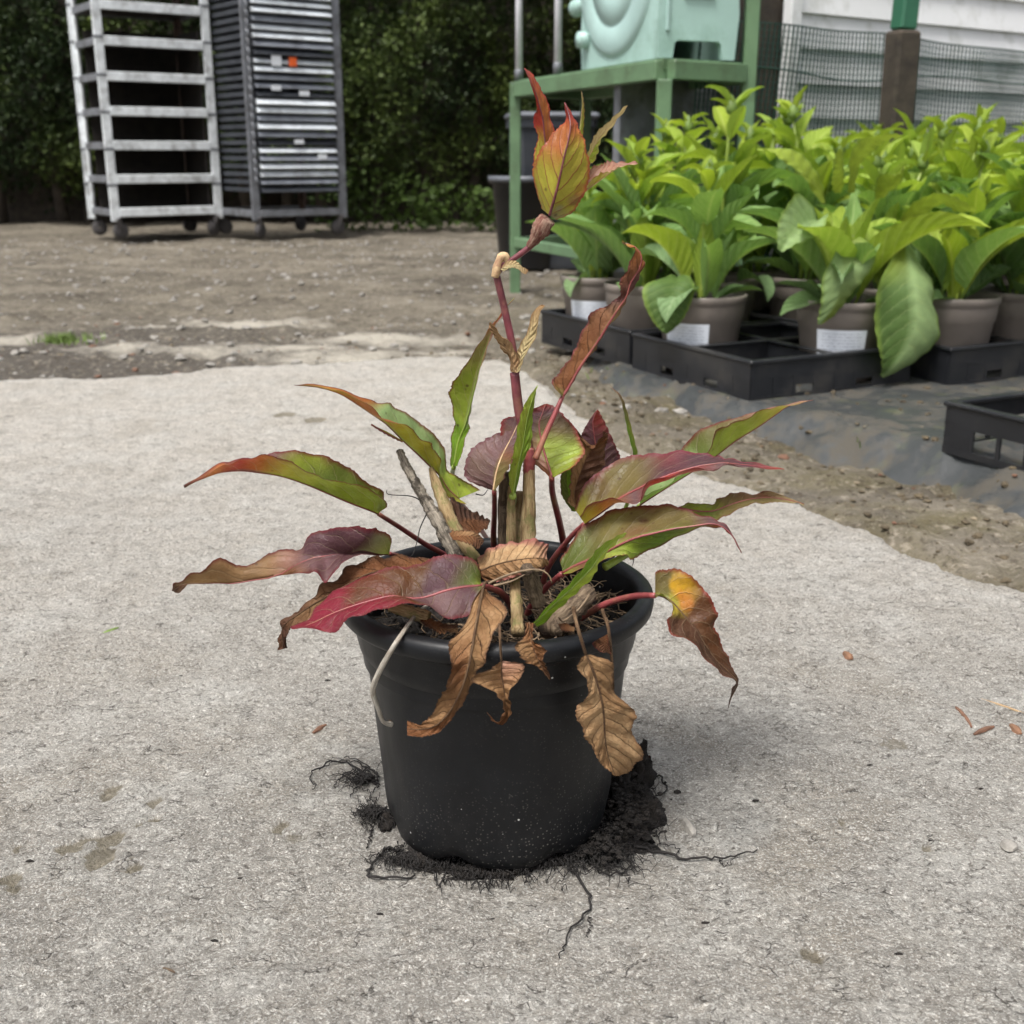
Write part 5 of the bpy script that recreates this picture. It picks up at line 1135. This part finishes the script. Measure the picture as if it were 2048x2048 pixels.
H(plant, [1440, 790, 1424, 800, 1462, 788, 1480, 880, 1405, 865, 1615, 855, 1508, 970, 1475, 985, 1600, 990, 1534, 1070, 1432, 1070, 1690, 1085, 1545, 1160, 1396, 1165, 1728, 1130, 1549, 1250, 1440, 1275, 1700, 1215, 1560, 1340, 1498, 1372, 1775, 1372, 1582, 1420, 1540, 1442, 1722, 1445, 1612, 1498, 1588, 1492, 1655, 1498],
  [-.109, -.106, -.103, -.098, -.093], [-.006, -.006, -.004], [.004, .010, .006], [(0, 't', 't'), (.3, 'T', 't'), (.7, 't', 'T'), (1, 't', 't')], [(1440, 790), (1400, 660), (1375, 565), (1368, 520), (1366, 490)], .0013, pY=[-.109, -.112, -.100, -.06, -.0], pm='dead_rib', view=vp, seed=30, mm='leaf_dead', mcol=(.20, .11, .055), midrib='dead_rib', mr=.0011, rip=.0014, bulge=(.08, .08), tooth=.0014)
H(plant, [1545, 680, 1490, 712, 1570, 665, 1545, 720, 1495, 735, 1575, 720, 1560, 775, 1535, 780, 1585, 790], [-.094, -.096], -.004, 0, [(0, 'b', 'b'), (1, 'B', 'B')], [(1600, 990), (1590, 800), (1575, 660), (1560, 590), (1540, 545), (1536, 500)], .0011, pY=[-.086, -.09, -.094, -.09, -.06, .0], pm='dead_rib', view=vp, seed=32, mm='leaf_dead', n=30, midrib=None, rip=.002)
H(plant, [500, 1290, 480, 1200, 520, 1330, 560, 1180, 470, 970, 610, 1290, 640, 1160, 570, 1040, 680, 1270, 720, 1170, 680, 1110, 740, 1230, 775, 1165, 770, 1150, 770, 1185], [.0, .01, .015], [.012, .012], [-.006, -.006], [(0, 'B', 'B'), (.4, 'k', 'b'), (1, 'B', 'B')], None, view=v7, seed=33, mm='leaf_dead', mcol=MD, midrib=None, rip=.0014, tooth=.0014)
H(plant, [470, 1290, 460, 1270, 490, 1310, 560, 1280, 540, 1250, 580, 1330, 660, 1290, 660, 1245, 650, 1340, 715, 1340, 740, 1310, 690, 1380], [-.02, -.025], [.006, .006], [-.006, -.008], [(0, 'b', 'b'), (.5, 't', 'b'), (1, 'B', 'B')], None, view=v7, seed=34, mm='leaf_dead', mcol=MD, midrib=None, rip=.0014, tooth=.0014, n=40)
for q, (rows, Y) in enumerate((([470, 590, 460, 560, 480, 625, 530, 610, 520, 570, 545, 655, 610, 640, 615, 600, 600, 665, 690, 635, 690, 605, 690, 660], -.075), ([1280, 615, 1275, 600, 1290, 640, 1330, 620, 1330, 600, 1330, 645, 1375, 630, 1372, 620, 1372, 640], -.08))):
    H(plant, rows, [Y, Y-.006], .006, -.006, [(0, 'b', 'B'), (.5, 'b', 'b'), (1, 'B', 't')], None, view=vp, seed=40+q, mm='leaf_dead', mcol=MD, midrib=None, n=30, h=4, rip=.002)

def stick(name, m, pts, view, Y0, Y1, r, end_z=None, n=22, wob=.08, sides=10):
    p = pxpath(pts, view, Y0, Y1, end_z, n); k = len(p)
    rr = crom(np.array(r, float).reshape(-1, 1), k)[:, 0]
    return MB().tube(p, [float(x) for x in rr], sides, True, wob).build_uv(name, m, plant, sides)
stick('stem', 'stem_red', [(1060, 1330), (1075, 760), (1060, 560), (1000, 330), (962, 20)], v7, .012, .012, [.0045, .0042, .0036, .0034, .0032], wob=.03, n=30)
stick('stem', 'stem_red', [(722, 1200), (690, 960), (620, 640), (560, 390)], vm, .012, .012, [.0026, .0026, .0025, .0026], wob=.02)
stick('stem', 'stem_red', [(575, 350), (610, 285), (660, 270), (840, 140), (905, 60)], vm, .010, .006, [.0022, .0020, .0019, .0020, .0022], wob=.02)
stick('stem_node', 'petiole_pink', [(1066, 840), (1070, 760), (1080, 690), (1088, 600)], v7, .010, .010, [.0026, .0040, .0043, .0028], n=16)
stick('stem_node', 'papery', [(545, 395), (560, 340), (585, 260), (610, 225), (640, 235), (640, 275)], vm, .010, .008, [.0025, .0031, .0029, .0034, .0027, .0014], n=16)
stick('sheath', 'stem_straw', [(1060, 1560), (1062, 1300), (1072, 1000), (1075, 760)], v7, .004, .010, [.0062, .0060, .0046, .0036], wob=.12, sides=12)
stick('sheath', 'sheath_brown', [(830, 140), (870, 90), (910, 30), (945, -30), (985, -95)], vm, .004, .000, [.0022, .0034, .0052, .0062, .0052], n=18, wob=.14, sides=12)
stick('old_stem', 'stub_brown', [(885, 790), (880, 1000), (875, 1320), (880, 1560)], v7, .022, .022, [.0034, .0040, .0042, .0045])
stick('old_stem', 'stem_straw', [(1000, 940), (1000, 1130), (1000, 1540)], v7, .024, .024, [.0028, .0036, .0040], wob=.2)
stick('old_stem', 'stem_straw', [(935, 900), (938, 1100), (935, 1560)], v7, .002, .002, [.0020, .0032, .0036], wob=.1)
stick('old_stem', 'old_stick', [(1100, 745), (1150, 860), (1230, 1010), (1330, 1190), (1420, 1330), (1520, 1520), (1640, 1740)], v4, .02, -.01, [.0026, .0031, .0034, .0042, .0046, .0052, .0050], wob=.2, n=60)
stick('old_stem', 'stem_straw', [(1390, 905), (1440, 1060), (1520, 1260), (1620, 1480), (1800, 1760)], v4, .022, -.01, [.0018, .0036, .0046, .0046, .0046], wob=.1, n=26)
stick('old_stem', 'stub_brown', [(1095, 285), (1120, 350), (1160, 490)], vp, -.066, -.056, [.0044, .0052, .0050], wob=.14)
stick('old_stem', 'stem_straw', [(1020, 320), (1032, 480), (1040, 660)], vp, -.03, -.068, [.0036, .0040, .0044], wob=.14)
stick('old_stem', 'stub_brown', [(1450, 430), (1350, 530), (1230, 640)], vp, -.035, -.06, [.0070, .0085, .0095], wob=.14)
stick('old_stem', 'stem_straw', [(290, 510), (400, 535), (520, 575)], vp, -.065, -.07, [.003, .0042, .0044], wob=.14)
stick('petiole', 'petiole_green', [(1550, 275), (1640, 225), (1720, 185)], vp, -.02, -.01, [.0030, .0024, .0018], wob=.03)
stick('dry_stalk', 'dry_stalk', [(510, 500), (440, 560), (340, 700), (250, 850), (200, 960), (196, 1025), (225, 1110), (252, 1180), (300, 1196)], vp, [-.04, -.07, -.095, -.093, -.088, -.084, -.08, -.076, -.07], -.094, [.0012, .0013, .0015, .0018, .0019, .0018, .0015, .0013, .0020], wob=.07, n=40)
stick('dry_stalk', 'stub_brown', [(300, 1200), (285, 1180), (305, 1185)], vp, -.07, -.07, [.001, .0014, .0008], n=6)
# papery scales at the joints
for q, (rows, Y, cl) in enumerate((([715, 1200, 680, 1190, 750, 1190, 690, 1090, 640, 1060, 740, 1100, 650, 980, 585, 985, 690, 970, 560, 870, 530, 880, 600, 880, 500, 775, 498, 780, 505, 778], .006, 'tT'),
                                   ([730, 1200, 700, 1190, 760, 1180, 760, 1080, 730, 1090, 800, 1060, 800, 960, 755, 985, 862, 950, 870, 790, 830, 830, 905, 800, 935, 625, 920, 630, 950, 628], .004, 'Tw'),
                                   ([590, 330, 600, 300, 620, 345, 680, 292, 680, 282, 690, 312, 760, 305, 765, 292, 755, 320, 825, 345, 828, 330, 815, 356], .004, 'Tw'))):
    me, mid = leaf_mesh(rows, [Y, Y-.004], .003, -.003, [(0, cl[0], cl[1]), (.6, cl[1], cl[1]), (1, 't', 't')], mcol=(.30, .18, .09), mw=.12, mm='leaf_dead', n=40, h=4, tooth=.0004, rip=.0008, view=vm, seed=60+q, bulge=(.2, .2))
    link('papery_scale', me, plant)

def wiggle(p0, p1, n, amp, sag=0.):
    p0 = Vector(p0); p1 = Vector(p1); o = [p0+(p1-p0)*i/(n-1) for i in range(n)]; ph = [random.uniform(0, 6.28) for _ in range(6)]
    for i, p in enumerate(o):
        t = i/(n-1)
        for a in range(3): p[a] += amp*(math.sin(t*5+ph[a])+.5*math.sin(t*12+ph[a+3]))*min(1, t*4)*(.5 if a == 2 else 1)
        p.z -= sag*4*t*(1-t)
    return o
# fibrous roots lying on the compost
random.seed(5)
mb = MB()
for i in range(300):
    a = random.gauss(-.35, .9) if i < 200 else random.uniform(0, 6.28); r = random.uniform(.035, .092); z = SOILZ+random.uniform(.002, .014)
    p = Vector((r*math.cos(a), r*math.sin(a), z)); d = random.uniform(0, 6.28); L = random.uniform(.010, .045)
    e = p+Vector((math.cos(d)*L, math.sin(d)*L, random.uniform(-.004, .012)))
    if math.hypot(e.x, e.y) > .094: continue
    mb.tube(wiggle(p, e, 7, .0028), random.uniform(.00022, .0006), 4, False)
o = mb.build('surface_roots', 'root_tan', plant, True); o['kind'] = 'stuff'
for pts, v, Y0, Y1 in (([(870, 372), (960, 330), (1060, 300), (1160, 290), (1220, 320), (1240, 370)], vp, -.07, -.07), ([(900, 385), (1000, 360), (1080, 320)], vp, -.072, -.07), ([(1060, 300), (1130, 300), (1200, 295)], vp, -.07, -.06), ([(1460, 440), (1400, 520), (1310, 590), (1280, 570)], vp, -.06, -.08)):
    p = pxpath(pts, v, Y0, Y1); MB().tube(p, [.0009*(1-.5*i/(len(p)-1)) for i in range(len(p))], 6).build('rootlet', 'root_tan', plant, True)
for pts, v, Y0, Y1 in (([(1290, 1200), (1200, 1160), (1000, 1145), (985, 1100)], v4, .02, .015), ([(1355, 1310), (1290, 1450), (1265, 1560), (1230, 1680), (1200, 1720)], v4, .015, -.01), ([(1800, 1140), (1870, 1150), (1910, 1100)], v4, .0, .0), ([(570, 1140), (620, 1105), (680, 1120), (695, 1160)], v8, -.02, -.02), ([(660, 1140), (700, 1150), (690, 1200)], v8, -.0, -.0)):
    p = pxpath(pts, v, Y0, Y1); MB().tube(p, [.0005*(1-.6*i/(len(p)-1)) for i in range(len(p))], 5).build('rootlet', 'root_black', plant, True)

# roots creeping out from under the pot
random.seed(9)
def root_on_ground(pts, r0, r1, n=26, lift=.002, amp=.0012):
    P = crom(np.array(pts, float), n); out = []
    for i in range(n):
        g = atz(P[i, 0], P[i, 1], 0); z = float(slab_z(np.array([g.x]), np.array([g.y]))[0])
        out.append(Vector((g.x+random.uniform(-amp, amp), g.y+random.uniform(-amp, amp), z+r0+lift*abs(math.sin(i*.7+pts[0][0])))))
    return out, [r0+(r1-r0)*i/(n-1) for i in range(n)]
LONG = [([(758, 1556), (735, 1535), (700, 1524), (668, 1530), (640, 1545)], .0008, .0003), ([(758, 1562), (730, 1545), (700, 1545), (676, 1560), (670, 1580)], .0007, .0003), ([(758, 1570), (735, 1562), (712, 1575), (700, 1600)], .0007, .0003), ([(757, 1552), (728, 1528), (690, 1518), (650, 1522)], .0006, .0002), ([(758, 1566), (738, 1556), (718, 1552), (690, 1562)], .0006, .0003), ([(758, 1575), (745, 1585), (735, 1605)], .0006, .0002),
        ([(1180, 1700), (1290, 1700), (1360, 1712), (1420, 1722), (1470, 1718), (1512, 1702)], .0013, .0004), ([(1120, 1715), (1150, 1752), (1180, 1800), (1172, 1830), (1140, 1865), (1128, 1900), (1118, 1918)], .0011, .0004), ([(1178, 1835), (1182, 1860), (1172, 1875)], .0004, .0002),
        ([(800, 1700), (770, 1700), (740, 1735), (738, 1752), (770, 1758), (830, 1755)], .0012, .0007), ([(745, 1655), (740, 1680), (733, 1700)], .0008, .0003), ([(1280, 1705), (1320, 1690), (1355, 1692), (1355, 1702)], .0005, .0003),
        ([(750, 1570), (700, 1530), (660, 1530), (628, 1545), (620, 1560), (632, 1572), (622, 1585)], .0009, .0003), ([(1440, 1722), (1450, 1735), (1480, 1712)], .0004, .0002), ([(1180, 1720), (1200, 1745), (1230, 1750), (1260, 1735), (1270, 1700)], .0008, .0003), ([(1210, 1710), (1250, 1740), (1280, 1730)], .0006, .0002),
        ([(1280, 1590), (1310, 1550), (1332, 1570), (1322, 1590), (1290, 1590)], .0010, .0004), ([(740, 1620), (722, 1650), (738, 1640)], .0006, .0003)]
for pts, a, b in LONG:
    p, r = root_on_ground(pts, a, b); MB().tube(p, r, 6).build('root', 'root_black', plant, True)
mb = MB()
def tuft(cx, cy, n, L, spread, dirx, diry):
    for i in range(n):
        x = cx+random.gauss(0, spread); y = cy+random.gauss(0, spread*.3); l = L*random.uniform(.4, 1.2)
        pts = [(x, y)]; a = math.atan2(diry, dirx)+random.gauss(0, .55)
        for k in range(4): a += random.gauss(0, .5); pts.append((pts[-1][0]+math.cos(a)*l/4, pts[-1][1]+math.sin(a)*l/4*.6))
        p, r = root_on_ground(pts, random.uniform(.0003, .0007), .0002, 9, .006, .0008); mb.tube(p, r, 4, False)
tuft(742, 1562, 46, 75, 7, -1, -.1); tuft(760, 1630, 70, 55, 14, -1, .35); tuft(830, 1712, 110, 55, 30, -.3, 1); tuft(960, 1735, 130, 45, 60, 0, 1); tuft(1120, 1705, 150, 60, 60, .6, .8); tuft(1230, 1660, 130, 60, 35, 1, .5); tuft(1250, 1590, 60, 60, 18, 1, 0); tuft(1200, 1715, 60, 80, 40, 1, .8)
o = mb.build('fine_roots', 'root_black', plant, True); o['kind'] = 'stuff'
# compost that has fallen out round its foot
def clod(px, py, sx, sy, sz, seed):
    g = atz(px, py, 0); vs = []; fs = []; n1, n2 = 26, 14
    for i in range(n2+1):
        th = math.pi/2*i/n2
        for j in range(n1):
            a = 2*math.pi*j/n1; d = Vector((math.cos(a)*math.sin(th), math.sin(a)*math.sin(th), math.cos(th)))
            k = 1+.45*mnoise.noise(d*2.2+Vector((seed, 0, 0)))+.35*mnoise.noise(d*6+Vector((0, seed, 0)))+.2*mnoise.noise(d*14+Vector((0, seed, 3)))
            vs.append((g.x+d.x*sx*k, g.y+d.y*sy*k, -.003+d.z*sz*max(.1, k)))
    for i in range(n2):
        for j in range(n1): fs.append((i*n1+j, (i+1)*n1+j, (i+1)*n1+(j+1) % n1, i*n1+(j+1) % n1))
    return vs, fs
root = thing('spilled_soil', 'clump of black soil and rotted leaves against the pot foot', 'soil', tuple(atz(1255, 1610, 0)))
inv = -Vector(root.location)
for i, (px, py, sx, sy, sz) in enumerate(((1262, 1645, .018, .025, .014), (1240, 1590, .012, .030, .024), (1275, 1560, .012, .014, .030), (1290, 1630, .013, .02, .016), (1205, 1690, .03, .012, .008))):
    vs, fs = clod(px, py, sx, sy, sz, i*7.3); MB().add([Vector(v)+inv for v in vs], fs).build('soil_lump', 'peat', root, True)
for i, (rows, Y) in enumerate((([1255, 1570, 1240, 1580, 1268, 1560, 1270, 1540, 1245, 1550, 1298, 1548, 1280, 1510, 1262, 1520, 1300, 1512], .055), ([1260, 1690, 1240, 1690, 1285, 1690, 1275, 1660, 1250, 1660, 1298, 1650, 1285, 1625, 1270, 1620, 1294, 1620], .005), ([1270, 1605, 1245, 1600, 1290, 1590, 1285, 1640, 1255, 1630, 1300, 1620, 1290, 1665, 1280, 1660, 1296, 1660], .012))):
    me, mid = leaf_mesh(rows, [Y, Y+.004], .0, -.004, [(0, 'k', 'B'), (1, 'k', 'k')], mcol=(.03, .015, .012), mm='leaf_dead', n=24, h=4, rip=.003, seed=70+i, bulge=(.15, .15)); o = link('rotted_leaf', me, root); o.location = inv
mb = MB()
for i in range(420):
    a = random.uniform(0, 6.28); r = abs(random.gauss(0, 1)); cx, cy = random.choice(((1262, 1640), (1245, 1590), (1280, 1600), (1215, 1685)))
    g_ = atz(cx+random.gauss(0, 22), cy+random.gauss(0, 20), random.uniform(.0, .018)); V, F = STN[i % 10]; s_ = random.uniform(.0008, .0035)
    mb.add(V*s_+np.array(g_+inv), F)
o = mb.build('soil_crumb_heap', 'peat', root); o['kind'] = 'stuff'
root = thing('spilled_soil', 'low fringe of black soil and root fibre under the front of the pot', 'soil', tuple(atz(960, 1720, 0)))
inv = -Vector(root.location)
for i, (px, py, sx, sy, sz) in enumerate(((775, 1640, .008, .015, .006), (845, 1715, .018, .014, .007), (975, 1740, .03, .010, .006), (1060, 1720, .03, .010, .006), (1140, 1700, .025, .012, .008), (910, 1735, .012, .008, .004))):
    vs, fs = clod(px, py, sx, sy, sz, i*5.1+2); MB().add([Vector(v)+inv for v in vs], fs).build('soil_lump', 'peat', root, True)
# ================================================================== BITS LYING ON THE CONCRETE
random.seed(33)
def ground_pt(px, py):
    g = atz(px, py, 0); z = float(slab_z(np.array([g.x]), np.array([g.y]))[0]); return Vector((g.x, g.y, z))
def chip(a, b, wd, ht, m, name, label, cat, group=None, mid=None):
    A = ground_pt(*a); B = ground_pt(*b); n = 7; mb = MB(); root_p = (A+B)/2
    d = (B-A); L = d.length; d.normalize(); s = Vector((-d.y, d.x, 0)); vs = []; fs = []
    for i in range(n):
        t = i/(n-1); k = (1-.5*abs(2*t-1)**3)*random.uniform(.85, 1.1); c = A+(B-A)*t-root_p+Vector((0, 0, ht*.35)); bend = .12*L*math.sin(math.pi*t)*(.3 if mid is None else mid)
        for (p, q) in ((-1, -.4), (-.7, .6), (.1, 1.), (.8, .55), (1, -.4)):
            vs.append(c+s*(p*wd*k*random.uniform(.9, 1.1)+bend)+Vector((0, 0, q*ht*k)))
    for i in range(n-1):
        for j in range(5): fs.append((i*5+j, (i+1)*5+j, (i+1)*5+(j+1) % 5, i*5+(j+1) % 5))
    fs += [(0, 1, 2, 3, 4), tuple((n-1)*5+j for j in range(4, -1, -1))]
    o = mb.add(vs, fs).build(name, m); o.location = root_p; tag(o, label, cat, group); return o
chip((1912, 1412), (1944, 1450), .0020, .0018, 'chip_brown', 'bark_chip', 'split brown bark chip with reddish end lying on the concrete', 'bark chip')
chip((1948, 1468), (1988, 1452), .0024, .0020, 'chip_brown', 'bark_chip', 'short straight brown bark chip next to the split one', 'bark chip')
chip((2022, 1448), (2040, 1468), .0038, .0030, 'stone_pink', 'bark_chip', 'small rounded orange-brown bark chip beside a dry straw', 'bark chip')
chip((1964, 1392), (2075, 1432), .0010, .0010, 'straw', 'straw', 'thin dry straw lying across the concrete edge of the chips', 'straw')
chip((1688, 1305), (1702, 1318), .004, .004, 'stone_pink', 'pebble', 'lone small pinkish pebble on bare concrete', 'pebble')
chip((626, 1468), (652, 1452), .0022, .0018, 'chip_brown', 'twig', 'short dark twig lying left of the pot', 'twig')
chip((1368, 1640), (1388, 1668), .0036, .004, 'stone_grey', 'pebble', 'squarish grey pebble right of the spilled soil', 'pebble')
chip((2005, 1690), (2030, 1705), .006, .004, 'stone_grey', 'pebble', 'flat pale pebble at the bare right part of the slab', 'pebble')
chip((325, 1930), (350, 1945), .0008, .0007, 'stub_brown', 'twig', 'tiny dark twig on the concrete far before the pot', 'twig')
chip((205, 1265), (238, 1258), .002, .001, 'sprig_green', 'leaf_scrap', 'small green leaf scrap on the concrete', 'leaf scrap')
for q, (px, py) in enumerate(((1860, 1680), (1962, 1578), (1798, 1905), (1510, 1600), (362, 1350), (430, 1880), (760, 1830), (1255, 1815), (985, 1838), (1410, 1840), (655, 1360), (1740, 1530), (60, 1722), (480, 1760))):
    g = ground_pt(px, py); mb = MB(); V, F = STN[q % 10]; s = random.uniform(.0010, .0023); mb.add(V*s*np.array([1.5, .8, 1.])+np.array([0, 0, s*.2]), F)
    o = mb.build('soil_crumb', 'peat'); o.location = g; tag(o, 'tiny black soil crumb on the concrete', 'soil crumb', 'soil crumbs dotted over the concrete')
# moss tuft in the dirt strip, grass tuft at left
def grass_tuft(px, py, n, hgt, label):
    g = atz(px, py, -.02); root = thing('grass_tuft', label, 'grass', g); mb = MB()
    for i in range(n):
        a = random.uniform(0, 6.28); r = abs(random.gauss(0, hgt*.9)); b = Vector((r*math.cos(a)*1.6, r*math.sin(a), 0)); l = hgt*random.uniform(.5, 1.2); t = b+Vector((random.gauss(0, .4)*l, random.gauss(0, .4)*l, l)); s = Vector((.0016, .0008, 0))
        m_ = (b+t)/2+Vector((0, 0, l*.15)); mb.add([b-s, b+s, m_+s*.7, m_-s*.7, t], [(0, 1, 2, 3), (3, 2, 4)])
    o = mb.build('blades', 'sprig_green', root); o['kind'] = 'stuff'
grass_tuft(128, 690, 260, .030, 'small green grass tuft growing in the dark dirt beyond the slab')
grass_tuft(1245, 752, 60, .020, 'small moss sprig at the corner of the half-empty tray')
grass_tuft(1755, 888, 60, .015, 'small moss sprig by the edge of the ground sheet')
